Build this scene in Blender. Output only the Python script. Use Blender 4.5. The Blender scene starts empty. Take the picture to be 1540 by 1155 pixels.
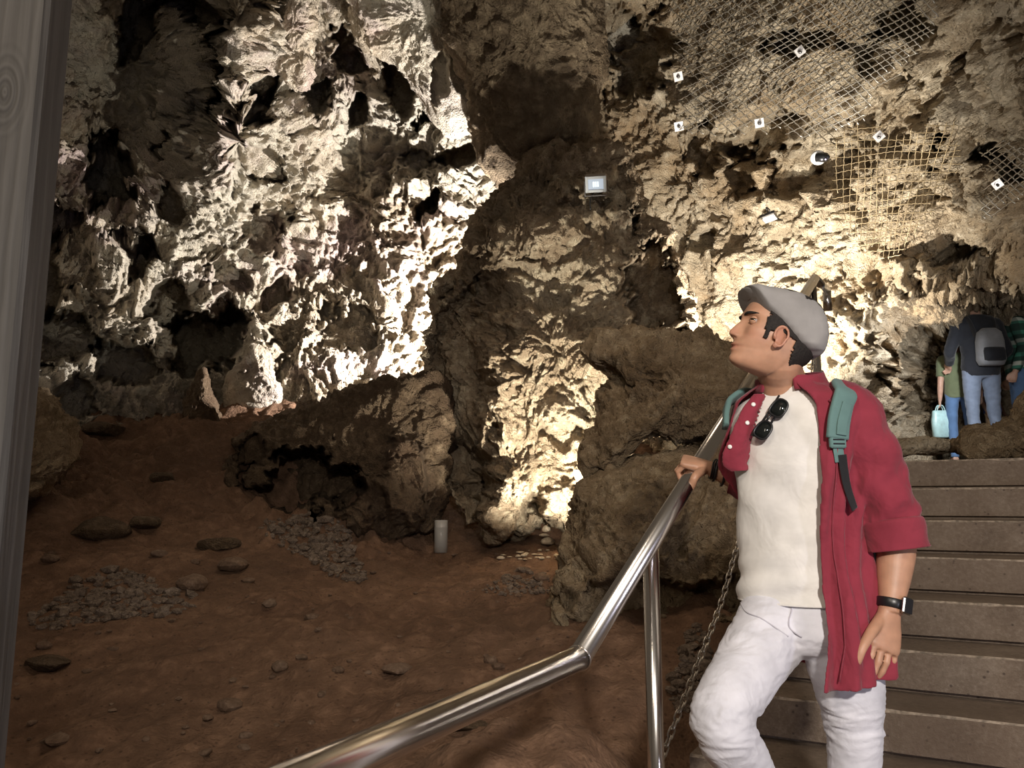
import bpy, bmesh, math, random
import numpy as np
from mathutils import Vector, Matrix, noise as mnoise

random.seed(7)
SC = bpy.context.scene
COL = SC.collection

# ------------------------------------------------------------------ camera
W, H, F = 1540.0, 1155.0, 1200.0
EYE = np.array([0.0, 0.0, 1.41])
PITCH = math.radians(8.46)
cam = bpy.data.cameras.new('camera')
cam.sensor_fit = 'HORIZONTAL'
cam.sensor_width = 36.0
cam.lens = 36.0 * F / W
cam.clip_start = 0.02
camo = bpy.data.objects.new('camera', cam)
camo.location = EYE
camo.rotation_euler = (math.radians(90) + PITCH, 0, 0)
COL.objects.link(camo)
SC.camera = camo

# ------------------------------------------------------------------ view / world / lights
vs = SC.view_settings
vs.view_transform = 'Standard'
vs.look = 'None'
vs.gamma = 1.0
vs.use_curve_mapping = False
vs.exposure = 0.1
w = bpy.data.worlds.new('cave_air')
SC.world = w
w.use_nodes = True
w.node_tree.nodes['Background'].inputs[0].default_value = (1.0, 0.80, 0.60, 1)
w.node_tree.nodes['Background'].inputs[1].default_value = 0.080


def P(x, y, Z):
    """world point at forward distance Z (world Y) seen at pixel x, y of the 1540x1155 frame; works on arrays"""
    x = np.asarray(x, float); y = np.asarray(y, float); Z = np.asarray(Z, float)
    a = (x - W / 2) / F
    b = (H / 2 - y) / F
    dy = math.cos(PITCH) - b * math.sin(PITCH)
    dz = math.sin(PITCH) + b * math.cos(PITCH)
    return np.stack([EYE[0] + a / dy * Z, EYE[1] + Z + 0 * a, EYE[2] + dz / dy * Z], -1)


def V(x, y, Z):
    return Vector(P(x, y, Z).tolist())


def pix(p):
    """pixel of a world point"""
    d = np.asarray(p, float) - EYE
    zc = d[..., 1] * math.cos(PITCH) + d[..., 2] * math.sin(PITCH)
    yc = -d[..., 1] * math.sin(PITCH) + d[..., 2] * math.cos(PITCH)
    return W / 2 + F * d[..., 0] / zc, H / 2 - F * yc / zc


def lamp(kind, name, loc, power, color, target=None, size=0.05, angle=60, blend=0.4, sx=None):
    l = bpy.data.lights.new(name, kind)
    l.energy = power
    l.color = color
    if kind == 'AREA':
        l.shape = 'RECTANGLE'; l.size = size; l.size_y = sx or size
    else:
        l.shadow_soft_size = size
    if kind == 'SPOT':
        l.spot_size = math.radians(angle); l.spot_blend = blend
    o = bpy.data.objects.new(name, l)
    o.location = loc
    if target is not None:
        o.rotation_euler = (Vector(target) - Vector(loc)).to_track_quat('-Z', 'Y').to_euler()
    COL.objects.link(o)
    return o

WARM = (1.0, 0.86, 0.66)
NEUT = (1.0, 0.95, 0.84)
# floodlights of the cave: behind the central rock, in front of it, behind the big boulders, over the stairs; plus added fills
lamp('SPOT', 'wall_flood_lamp', V(830, 540, 8.35), 1900, (1.0, 0.95, 0.91), V(430, 330, 9.3), 0.03, 128, 0.75)
lamp('SPOT', 'rock_flood_lamp', V(864, 800, 5.5), 430, (1.0, 0.95, 0.82), V(835, 470, 6.5), 0.03, 130, 0.6)
lamp('SPOT', 'right_flood_lamp', V(1105, 548, 6.6), 620, (1.0, 0.95, 0.86), V(1190, 330, 7.9), 0.03, 140, 0.8)
lamp('SPOT', 'passage_daylight', V(1470, 520, 6.2), 70, (0.96, 0.98, 1.0), V(1330, 590, 7.0), 0.04, 140, 0.7)  # unseen spot standing in for cool daylight in the passage
lamp('SPOT', 'wall_fill', V(1720, 420, 3.4), 95, (1.0, 0.95, 0.88), V(1460, 90, 5.2), 0.05, 110, 0.8)  # added fill outside the frame, brightens the upper right wall
lamp('SPOT', 'stair_lamp', (0.55, -1.5, 2.6), 440, (1.0, 0.93, 0.85), (0.95, 2.3, 1.25), 0.12, 70, 0.7)
lamp('AREA', 'front_fill', (-0.9, -0.6, 3.3), 26, (1.0, 0.86, 0.70), (-0.2, 4.5, 1.6), 0.25, sx=1.3)  # added fill behind the camera for rail streaks and the post
lamp('AREA', 'cool_fill', (2.3, -0.6, 0.9), 16, (0.80, 0.80, 1.0), (0.9, 2.2, 0.9), 0.15, sx=0.8)  # added cool fill from low right for the jeans and steel
lamp('SPOT', 'floor_fill', (-0.2, 4.2, 6.0), 160, (1.0, 0.80, 0.60), (-0.3, 5.0, 0.8), 0.5, 80, 0.9)  # unseen spot added overhead to lift the dirt floor

# ------------------------------------------------------------------ helpers: objects
def link(o, parent=None):
    COL.objects.link(o)
    if parent is not None:
        o.parent = parent
    return o


def tag(o, label=None, cat=None, group=None, kind=None):
    if label: o['label'] = label
    if cat: o['category'] = cat
    if group: o['group'] = group
    if kind: o['kind'] = kind
    return o


def empty(name, loc=(0, 0, 0), label=None, cat=None, group=None, kind=None):
    o = bpy.data.objects.new(name, None)
    o.empty_display_size = 0.05
    o.location = loc
    link(o)
    return tag(o, label, cat, group, kind)


def mesh_obj(name, verts, faces, mat, parent=None, smooth=True, pos=None):
    """verts are world coordinates; the object's origin goes to pos (or the parent's place)"""
    v = np.asarray(verts, float).reshape(-1, 3)
    if parent is not None:
        off = np.array(world_loc(parent))
    elif pos is not None:
        off = np.array(pos)
    else:
        off = np.zeros(3)
    me = bpy.data.meshes.new(name)
    fa = faces
    if isinstance(fa, np.ndarray) and fa.ndim == 2:
        n, k = fa.shape
        me.vertices.add(len(v)); me.vertices.foreach_set('co', (v - off).astype(np.float32).ravel())
        me.loops.add(n * k); me.loops.foreach_set('vertex_index', fa.astype(np.int32).ravel())
        me.polygons.add(n)
        me.polygons.foreach_set('loop_start', np.arange(0, n * k, k, dtype=np.int32))
        me.polygons.foreach_set('loop_total', np.full(n, k, np.int32))
        me.update(calc_edges=True)
        me.validate()
    else:
        me.from_pydata((v - off).tolist(), [], [list(map(int, f)) for f in fa])
        assert max(max(q) for q in fa) < len(v), name
        if me.validate(): print('mesh repaired:', name)
    if smooth:
        me.polygons.foreach_set('use_smooth', np.ones(len(me.polygons), bool))
    if mat is not None:
        me.materials.append(mat)
    o = bpy.data.objects.new(name, me)
    if parent is None and pos is not None:
        o.location = off
    return link(o, parent)


def world_loc(o):
    l = Vector(o.location)
    while o.parent is not None:
        o = o.parent
        l = l + Vector(o.location)
    return l


class MB:
    """collects geometry in world coordinates"""
    def __init__(s): s.v = []; s.f = []
    def add(s, v, f):
        b = len(s.v)
        s.v.extend([tuple(map(float, p)) for p in v])
        s.f.extend([[b + int(i) for i in q] for q in f])
        return s
    def build(s, name, mat, parent=None, smooth=True, pos=None):
        return mesh_obj(name, s.v, s.f, mat, parent, smooth, pos)


def frame(d):
    d = np.asarray(d, float); d = d / (np.linalg.norm(d) + 1e-12)
    a = np.array([0, 0, 1.0]) if abs(d[2]) < 0.9 else np.array([0, 1.0, 0])
    x = np.cross(a, d); x /= np.linalg.norm(x)
    return x, np.cross(d, x), d


def loft(rings, cap=True):
    """rings: list of (n,3) arrays -> verts, faces (closed tube)"""
    n = len(rings[0]); v = np.concatenate(rings); f = []
    for i in range(len(rings) - 1):
        for k in range(n):
            a = i * n + k; b = i * n + (k + 1) % n
            f.append([a, b, b + n, a + n])
    if cap:
        f.append(list(range(n))[::-1])
        m = (len(rings) - 1) * n
        f.append(list(range(m, m + n)))
    return v, f


def tube(pts, r, n=12, cap=True, close=False):
    pts = [np.asarray(p, float) for p in pts]
    m = len(pts)
    rr = [r] * m if np.isscalar(r) else list(r)
    rings = []
    px = None
    for i, p in enumerate(pts):
        if close:
            d = pts[(i + 1) % m] - pts[i - 1]
        else:
            d = pts[min(i + 1, m - 1)] - pts[max(i - 1, 0)]
        d = d / (np.linalg.norm(d) + 1e-12)
        if px is None:
            x, y, _ = frame(d)
        else:
            x = px - d * np.dot(px, d); x /= np.linalg.norm(x); y = np.cross(d, x)
        px = x
        t = np.arange(n) * 2 * math.pi / n
        rings.append(p + rr[i] * (np.cos(t)[:, None] * x + np.sin(t)[:, None] * y))
    if close:
        rings.append(rings[0])
        v, f = loft(rings[:-1], False)
        k = (m - 1) * n
        for j in range(n):
            f.append([k + j, k + (j + 1) % n, (j + 1) % n, j])
        return v, f
    return loft(rings, cap)


def catmull(keys, n):
    """smooth interpolation of key rows -> n rows"""
    K = np.asarray(keys, float); m = len(K)
    out = []
    for t in np.linspace(0, m - 1, n):
        i = min(int(t), m - 2); u = t - i
        p0 = K[max(i - 1, 0)]; p1 = K[i]; p2 = K[i + 1]; p3 = K[min(i + 2, m - 1)]
        out.append(0.5 * (2 * p1 + (p2 - p0) * u + (2 * p0 - 5 * p1 + 4 * p2 - p3) * u * u + (3 * p1 - p0 - 3 * p2 + p3) * u ** 3))
    return np.array(out)


def box(c, ax, ay, az, bev=0.0):
    """box centre c with half-axis vectors; bev chamfers the edges (metres)"""
    c = np.asarray(c, float); A = [np.asarray(q, float) for q in (ax, ay, az)]
    if bev <= 0:
        v = [c + sx * A[0] + sy * A[1] + sz * A[2] for sx in (-1, 1) for sy in (-1, 1) for sz in (-1, 1)]
        return v, [[0, 1, 3, 2], [4, 6, 7, 5], [0, 4, 5, 1], [2, 3, 7, 6], [0, 2, 6, 4], [1, 5, 7, 3]]
    L = [np.linalg.norm(q) for q in A]; U = [A[i] / L[i] for i in range(3)]
    v = []; idx = {}
    for s in [(a, b, d) for a in (-1, 1) for b in (-1, 1) for d in (-1, 1)]:
        for k in range(3):
            p = c.copy()
            for j in range(3):
                p = p + s[j] * U[j] * (L[j] - (0 if j == k else bev))
            idx[s + (k,)] = len(v); v.append(p)
    f = []
    for k in range(3):
        i, j = (k + 1) % 3, (k + 2) % 3
        for sk in (-1, 1):
            q = []
            for (si, sj) in ((-1, -1), (1, -1), (1, 1), (-1, 1)):
                s = [0, 0, 0]; s[k] = sk; s[i] = si; s[j] = sj
                q.append(idx[tuple(s) + (k,)])
            f.append(q if sk > 0 else q[::-1])
        for si in (-1, 1):
            for sj in (-1, 1):
                s0 = [0, 0, 0]; s0[k] = -1; s0[i] = si; s0[j] = sj
                s1 = list(s0); s1[k] = 1
                q = [idx[tuple(s0) + (i,)], idx[tuple(s1) + (i,)], idx[tuple(s1) + (j,)], idx[tuple(s0) + (j,)]]
                f.append(q if si * sj > 0 else q[::-1])
    for s in [(a, b, d) for a in (-1, 1) for b in (-1, 1) for d in (-1, 1)]:
        q = [idx[s + (k,)] for k in range(3)]
        f.append(q if s[0] * s[1] * s[2] > 0 else q[::-1])
    return v, f


# ------------------------------------------------------------------ helpers: numpy noise
def _h(ix, iy, iz, seed):
    h = (ix.astype(np.uint32) * np.uint32(374761393) + iy.astype(np.uint32) * np.uint32(668265263)
         + iz.astype(np.uint32) * np.uint32(2147483647) + np.uint32(seed * 974711 + 12345))
    h = (h ^ (h >> np.uint32(13))) * np.uint32(1274126177)
    h = (h ^ (h >> np.uint32(16))) * np.uint32(2246822519)
    return h ^ (h >> np.uint32(15))


def perlin(p, seed=0):
    p = np.asarray(p, np.float32)
    i = np.floor(p).astype(np.int32); f = p - i
    u = f * f * f * (f * (f * 6 - 15) + 10)
    r = 0
    for dx in (0, 1):
        wx = u[..., 0] if dx else 1 - u[..., 0]
        for dy in (0, 1):
            wy = u[..., 1] if dy else 1 - u[..., 1]
            for dz in (0, 1):
                wz = u[..., 2] if dz else 1 - u[..., 2]
                h = _h(i[..., 0] + dx, i[..., 1] + dy, i[..., 2] + dz, seed)
                gx = (h & np.uint32(1023)).astype(np.float32) / 511.5 - 1
                gy = ((h >> np.uint32(10)) & np.uint32(1023)).astype(np.float32) / 511.5 - 1
                gz = ((h >> np.uint32(20)) & np.uint32(1023)).astype(np.float32) / 511.5 - 1
                r = r + wx * wy * wz * (gx * (f[..., 0] - dx) + gy * (f[..., 1] - dy) + gz * (f[..., 2] - dz))
    return r * 1.3


def fbm(p, octs=4, seed=0, gain=0.5, kind='n'):
    a = 1.0; s = 0; t = 0; q = np.asarray(p, np.float32)
    for k in range(octs):
        n = perlin(q, seed + k)
        if kind == 'b': n = np.abs(n) * 2 - 0.5        # billow: lumps with sharp creases
        if kind == 'r': n = 0.5 - np.abs(n) * 2        # ridges
        s = s + a * n; t += a
        a *= gain; q = q * 2.03 + 7.7
    return s / t


def worley(p, seed=0):
    p = np.asarray(p, np.float32)
    i = np.floor(p).astype(np.int32); f = p - i
    d1 = np.full(p.shape[:-1], 9.0, np.float32); d2 = d1.copy()
    cid = np.zeros(p.shape[:-1], np.float32)
    for dx in (-1, 0, 1):
        for dy in (-1, 0, 1):
            for dz in (-1, 0, 1):
                h = _h(i[..., 0] + dx, i[..., 1] + dy, i[..., 2] + dz, seed)
                x = dx + (h & np.uint32(1023)).astype(np.float32) / 1023 - f[..., 0]
                y = dy + ((h >> np.uint32(10)) & np.uint32(1023)).astype(np.float32) / 1023 - f[..., 1]
                z = dz + ((h >> np.uint32(20)) & np.uint32(1023)).astype(np.float32) / 1023 - f[..., 2]
                d = x * x + y * y + z * z
                near = d < d1
                d2 = np.where(near, d1, np.minimum(d2, d))
                cid = np.where(near, (h % np.uint32(997)).astype(np.float32) / 997, cid)
                d1 = np.where(near, d, d1)
    return np.sqrt(d1), np.sqrt(d2), cid


def sstep(a, b, x):
    t = np.clip((x - a) / (b - a), 0, 1)
    return t * t * (3 - 2 * t)


def rbf(ctrl, X, Y, sc=100.0):
    """thin plate surface through rows (x, y, value)"""
    C = np.asarray(ctrl, float); n = len(C)
    q = C[:, :2] / sc
    def U(r2): return 0.5 * r2 * np.log(r2 + 1e-9)
    A = np.zeros((n + 3, n + 3))
    r2 = ((q[:, None] - q[None]) ** 2).sum(-1)
    A[:n, :n] = U(r2) + np.eye(n) * 0.02
    A[:n, n] = 1; A[:n, n + 1:] = q; A[n, :n] = 1; A[n + 1:, :n] = q.T
    s = np.linalg.solve(A, np.concatenate([C[:, 2], np.zeros(3)]))
    x = X / sc; y = Y / sc
    out = s[n] + s[n + 1] * x + s[n + 2] * y
    for k in range(n):
        out = out + s[k] * U((x - q[k, 0]) ** 2 + (y - q[k, 1]) ** 2)
    return out


def grid_faces(ny, nx, wrap=False):
    i = np.arange(ny - 1)[:, None]; j = np.arange(nx if wrap else nx - 1)[None]
    j2 = (j + 1) % nx
    a = i * nx + j; b = i * nx + j2; c = (i + 1) * nx + j2; d = (i + 1) * nx + j
    return np.stack([a, b, c, d], -1).reshape(-1, 4)


def grid_normals(Pg):
    du = np.gradient(Pg, axis=1); dv = np.gradient(Pg, axis=0)
    n = np.cross(du, dv)
    return n / (np.linalg.norm(n, axis=-1, keepdims=True) + 1e-9)


def rock_disp(p, s=1.0, big=0.22, mid=0.16, small=0.05, pits=0.10, fine=0.012, seed=0, pit_scale=2.6):
    """relief of weathered karst rock: lumps with creases, facets, pits and grain (metres)"""
    q = p * s
    wv = np.stack([fbm(q * 1.1 + 5, 3, seed + 1), fbm(q * 1.1 + 31, 3, seed + 2), fbm(q * 1.1 + 77, 3, seed + 3)], -1) * 0.55
    qw = q + wv
    d = big * fbm(qw * 0.75, 3, seed + 10)
    d = d + mid * fbm(qw * 1.9, 4, seed + 20, 0.55, 'b')
    w1, w2, cid = worley(qw * 3.1, seed + 30)
    d = d + small * 1.3 * (cid - 0.5) * sstep(0.0, 0.22, w2 - w1)
    d = d + small * fbm(qw * 7.0, 3, seed + 40, 0.6, 'r')
    if pits > 0:
        a1, a2, c2 = worley(qw * pit_scale + 3.3, seed + 50)
        mask = sstep(-0.05, 0.25, fbm(q * 0.9 + 11, 2, seed + 60))
        d = d - pits * sstep(0.50, 0.22, a1) * (0.25 + 0.75 * mask) * (0.4 + c2)
        b1, b2, c3 = worley(qw * pit_scale * 2.7 + 9.1, seed + 51)
        d = d - pits * 0.38 * sstep(0.46, 0.2, b1) * (0.3 + 0.7 * mask)
    d = d + fine * 1.6 * fbm(qw * 12, 2, seed + 75, 0.6, 'b') + fine * fbm(q * 24, 3, seed + 70, 0.65, 'r')
    e1, e2, c4 = worley(qw * 17.0, seed + 80)
    d = d - fine * 1.1 * sstep(.5, .15, e1) * (c4 > .35)
    return d


def feat_apply(X, Y, Z, feats, seed):
    """hand placed hollows (+) and bulges (-) along the view depth: (x, y, rx, ry, rot deg, depth, softness)"""
    n1 = perlin(np.stack([X / 42, Y / 42, 0 * X + seed], -1), 5)
    n2 = perlin(np.stack([X / 15, Y / 15, 0 * X + seed], -1), 6)
    n3 = perlin(np.stack([X / 6, Y / 6, 0 * X + seed], -1), 8)
    for (x, y, rx, ry, rot, dep, soft) in feats:
        c, s = math.cos(math.radians(rot)), math.sin(math.radians(rot))
        u = ((X - x) * c + (Y - y) * s) / rx; v = (-(X - x) * s + (Y - y) * c) / ry
        r = np.sqrt(u * u + v * v) + 0.75 * n1 + 0.42 * n2 + 0.2 * n3
        Z = Z + dep * sstep(1 + soft / 2, 1 - soft / 2, r)
    return Z


def rock_sheet(name, x0, x1, y0, y1, step, ctrl, feats, mat, seed=0, cut=None, parent=None, bands=(), **dk):
    xs = np.arange(x0, x1 + step, step); ys = np.arange(y0, y1 + step, step)
    X, Y = np.meshgrid(xs, ys)
    Zb = rbf(ctrl, X, Y)
    Z = feat_apply(X, Y, Zb, feats, seed)
    base = P(X, Y, Zb)
    n = -grid_normals(base)
    if (n * (EYE - base)).sum(-1).mean() < 0: n = -n
    pos = P(X, Y, Z)
    d = rock_disp(base, seed=seed, **dk)
    # sideways push so that ledges overhang a little
    t = np.stack([fbm(base * 2.3 + 3, 3, seed + 91), fbm(base * 2.3 + 40, 3, seed + 92), fbm(base * 2.3 + 80, 3, seed + 93)], -1)
    pos = pos + n * d[..., None] + t * 0.10
    keep = None
    f = grid_faces(len(ys), len(xs))
    if cut is not None:
        m = cut(X, Y).ravel()
        f = f[m[f].all(1)]
    return mesh_obj(name, pos.reshape(-1, 3), f[:, ::-1], mat, parent), (X, Y, Zb, d)


def rock_body(name, poly, centre, ctrl, tf, tb, mat, seed=0, nt=300, nf=90, nb=30, feats=(), pw=0.8, parent=None, pos=None, sharp=0.0, taper=0.5, **dk):
    """closed boulder: silhouette poly (pixels) about a centre, mid-plane depth ctrl rows (x, y, Z),
    bulging tf metres toward and tb metres away from the camera"""
    cx, cy = centre
    a = np.array(poly, float)
    # dense boundary -> polar radius
    pts = []
    for i in range(len(a)):
        p, q = a[i], a[(i + 1) % len(a)]
        for t in np.linspace(0, 1, 24, endpoint=False): pts.append(p + (q - p) * t)
    pts = np.array(pts)
    th = np.arctan2(pts[:, 1] - cy, pts[:, 0] - cx); rr = np.hypot(pts[:, 0] - cx, pts[:, 1] - cy)
    o = np.argsort(th); th = th[o]; rr = rr[o]
    T = np.linspace(-math.pi, math.pi, nt, endpoint=False)
    R = np.interp(T, np.concatenate([th - 2 * math.pi, th, th + 2 * math.pi]), np.concatenate([rr, rr, rr]))
    k = 3
    R = sum(np.roll(R, s) for s in range(-k, k + 1)) / (2 * k + 1)
    rf = np.sin(np.linspace(0.0, math.pi / 2, nf)); rb = np.sin(np.linspace(math.pi / 2, math.pi, nb))[1:]
    cf = np.concatenate([np.cos(np.linspace(0.0, math.pi / 2, nf)), np.cos(np.linspace(math.pi / 2, math.pi, nb))[1:]])
    rho = np.concatenate([rf, rb])
    rho[0] = 1e-3; rho[-1] = 1e-3
    X = cx + rho[:, None] * R[None] * np.cos(T)[None]
    Y = cy + rho[:, None] * R[None] * np.sin(T)[None]
    if len(ctrl) >= 3:
        Zp = rbf(ctrl, X, Y)
    else:
        Zp = np.full(X.shape, float(ctrl[0][2]))
    Zp2 = Zp - np.where(cf > 0, tf * np.abs(cf) ** pw, 0)[:, None] + np.where(cf < 0, tb * np.abs(cf) ** pw, 0)[:, None]
    front = (cf > 0.0)[:, None] * sstep(0, 0.3, cf)[:, None]
    Zf = feat_apply(X, Y, np.zeros_like(X), feats, seed) * front
    b0 = P(X, Y, Zp2)
    n = grid_normals(np.concatenate([b0[:, -1:], b0, b0[:, :1]], 1))[:, 1:-1]
    ctr = P(cx, cy, float(np.mean(Zp)) )
    if (n * (b0 - b0.mean((0, 1)))).sum(-1).mean() < 0: n = -n
    p = P(X, Y, Zp2 + Zf)
    d = rock_disp(b0, seed=seed, **dk)
    p = p + n * d[..., None]
    t = np.stack([fbm(b0 * 2.6 + 3, 3, seed + 91), fbm(b0 * 2.6 + 40, 3, seed + 92), fbm(b0 * 2.6 + 80, 3, seed + 93)], -1)
    p = p + t * 0.07
    f = grid_faces(len(rho), nt, True)
    return mesh_obj(name, p.reshape(-1, 3), f, mat, parent, True, pos)


# ------------------------------------------------------------------ helpers: materials
def nmat(name):
    m = bpy.data.materials.new(name); m.use_nodes = True
    nt = m.node_tree
    b = nt.nodes['Principled BSDF']
    return m, nt, b


def N(nt, t, **kw):
    n = nt.nodes.new(t)
    for k, v in kw.items():
        if k.startswith('i_'):
            n.inputs[k[2:].replace('_', ' ')].default_value = v
        else:
            setattr(n, k, v)
    return n


def ramp(nt, fac, stops):
    r = N(nt, 'ShaderNodeValToRGB')
    e = r.color_ramp.elements
    while len(e) < len(stops): e.new(0.5)
    for i, (p, c) in enumerate(stops):
        e[i].position = p
        e[i].color = (c[0], c[1], c[2], 1) if not np.isscalar(c) else (c, c, c, 1)
    nt.links.new(fac, r.inputs[0])
    return r.outputs[0]


def mix(nt, fac, a, b, blend='MIX'):
    n = N(nt, 'ShaderNodeMix', data_type='RGBA', blend_type=blend)
    for sock, val in ((n.inputs[0], fac), (n.inputs[6], a), (n.inputs[7], b)):
        if hasattr(val, 'links'): nt.links.new(val, sock)
        else: sock.default_value = val if np.isscalar(val) or len(val) == 4 else (*val, 1)
    return n.outputs[2]


def tex(nt, kind, scale, detail=4.0, vec=None, **kw):
    n = N(nt, kind)
    n.inputs['Scale'].default_value = scale
    if 'Detail' in n.inputs: n.inputs['Detail'].default_value = detail
    for k, v in kw.items(): 
        if k in n.inputs: n.inputs[k].default_value = v
        else: setattr(n, k, v)
    if vec is not None: nt.links.new(vec, n.inputs['Vector'])
    return n


def geo_pos(nt):
    return N(nt, 'ShaderNodeNewGeometry').outputs['Position']


def simple(name, col, rough=0.6, metal=0.0, noise=0.0, nscale=30, bump=0.0, bscale=200, emit=None, **kw):
    m, nt, b = nmat(name)
    b.inputs['Roughness'].default_value = rough
    b.inputs['Metallic'].default_value = metal
    b.inputs['Base Color'].default_value = (*col, 1)
    g = geo_pos(nt)
    if noise > 0:
        t = tex(nt, 'ShaderNodeTexNoise', nscale, 4, g)
        c = ramp(nt, t.outputs[0], [(0.3, tuple(x * (1 - noise) for x in col)), (0.7, tuple(min(1, x * (1 + noise)) for x in col))])
        nt.links.new(c, b.inputs['Base Color'])
    if bump > 0:
        t = tex(nt, 'ShaderNodeTexNoise', bscale, 3, g)
        bp = N(nt, 'ShaderNodeBump'); bp.inputs['Strength'].default_value = bump; bp.inputs['Distance'].default_value = 0.005
        nt.links.new(t.outputs[0], bp.inputs['Height']); nt.links.new(bp.outputs[0], b.inputs['Normal'])
    if emit:
        b.inputs['Emission Color'].default_value = (*emit[0], 1); b.inputs['Emission Strength'].default_value = emit[1]
    for k, v in kw.items():
        b.inputs[k.replace('_', ' ')].default_value = v
    return m


def rock_mat(name, dark, midc, light, stain_tint=None, stain_tint_amt=0.0, scale=1.0, bump=0.95, rough=0.85, tint2=None, wet=0.0):
    m, nt, b = nmat(name)
    g = geo_pos(nt)
    a = tex(nt, 'ShaderNodeTexNoise', 1.3 * scale, 6, g, Roughness=0.62)
    c1 = ramp(nt, a.outputs[0], [(0.34, dark), (0.5, midc), (0.64, light)])
    f = tex(nt, 'ShaderNodeTexNoise', 9 * scale, 6, g, Roughness=0.7)
    c2 = ramp(nt, f.outputs[0], [(0.32, tuple(x * 0.55 for x in midc)), (0.5, midc), (0.66, tuple(min(1, x * 1.35) for x in light))])
    c = mix(nt, 0.55, c1, c2)
    if stain_tint:
        s = tex(nt, 'ShaderNodeTexNoise', 0.9 * scale, 5, g, Roughness=0.6, Distortion=0.6)
        sf = ramp(nt, s.outputs[0], [(0.50, 0.0), (0.66, stain_tint_amt)])
        c = mix(nt, sf, c, stain_tint)
    if tint2:
        s = tex(nt, 'ShaderNodeTexNoise', 0.7 * scale, 3, g, Roughness=0.5)
        sf = ramp(nt, s.outputs[0], [(0.42, 0.0), (0.62, 0.75)])
        c = mix(nt, sf, c, tint2)
    # black mineral specks and thin pale veins
    v = tex(nt, 'ShaderNodeTexVoronoi', 22 * scale, 0, g)
    sp = ramp(nt, v.outputs['Distance'], [(0.10, 0.55), (0.22, 0.0)])
    c = mix(nt, sp, c, tuple(x * 0.45 for x in dark))
    nt.links.new(c, b.inputs['Base Color'])
    b.inputs['Roughness'].default_value = rough
    b.inputs['Specular IOR Level'].default_value = 0.25 + wet
    h1 = tex(nt, 'ShaderNodeTexNoise', 16 * scale, 9, g, Roughness=0.72)
    wpn = tex(nt, 'ShaderNodeTexNoise', 9 * scale, 3, g)
    wp = N(nt, 'ShaderNodeVectorMath', operation='MULTIPLY_ADD'); nt.links.new(wpn.outputs['Color'], wp.inputs[0]); wp.inputs[1].default_value = (.08, .08, .08); nt.links.new(g, wp.inputs[2])
    h2 = tex(nt, 'ShaderNodeTexVoronoi', 26 * scale, 0, wp.outputs[0])
    h3 = tex(nt, 'ShaderNodeTexVoronoi', 60 * scale, 0, wp.outputs[0])
    pit = ramp(nt, h2.outputs['Distance'], [(.12, 0.0), (.42, 1.0)])
    ad0 = N(nt, 'ShaderNodeMath', operation='MULTIPLY_ADD')
    nt.links.new(h3.outputs['Distance'], ad0.inputs[0]); ad0.inputs[1].default_value = 0.30; nt.links.new(h1.outputs[0], ad0.inputs[2])
    ad = N(nt, 'ShaderNodeMath', operation='MULTIPLY_ADD')
    nt.links.new(pit, ad.inputs[0]); ad.inputs[1].default_value = 0.22
    nt.links.new(ad0.outputs[0], ad.inputs[2])
    bp = N(nt, 'ShaderNodeBump'); bp.inputs['Strength'].default_value = bump; bp.inputs['Distance'].default_value = 0.05
    nt.links.new(ad.outputs[0], bp.inputs['Height']); nt.links.new(bp.outputs[0], b.inputs['Normal'])
    return m


# ================================================================== the cave
M_WALL = rock_mat('pale_karst', (.24, .18, .12), (.46, .38, .28), (.66, .59, .48), stain_tint=(.50, .38, .37), stain_tint_amt=.75, tint2=(.54, .50, .41))  # pinkish stain and tint paint the coloured lamp light into the rock
M_WALL_R = rock_mat('tan_karst', (.25, .18, .11), (.45, .36, .245), (.64, .555, .42), stain_tint=(.37, .25, .135), stain_tint_amt=.65)
M_PILLAR = rock_mat('brown_karst', (.15, .105, .06), (.33, .245, .16), (.54, .46, .33), stain_tint=(.12, .08, .045), stain_tint_amt=.6)
M_COLUMN = rock_mat('dim_brown_karst', (.09, .06, .035), (.19, .14, .09), (.33, .26, .17), stain_tint=(.10, .065, .035), stain_tint_amt=.6)
M_BOULDER = rock_mat('brown_boulder', (.17, .115, .06), (.36, .26, .155), (.54, .43, .285), stain_tint=(.17, .11, .06), stain_tint_amt=.6, scale=1.6)
M_DARKROCK = rock_mat('dark_brown_rock', (.06, .039, .024), (.13, .086, .05), (.23, .165, .105), stain_tint=(.10, .06, .035), stain_tint_amt=.7, scale=1.4)
M_SOIL = rock_mat('red_brown_soil', (.085, .045, .027), (.155, .088, .053), (.215, .128, .08), stain_tint=(.10, .058, .035), stain_tint_amt=.6, scale=1.2, bump=.5, rough=.95)

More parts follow.
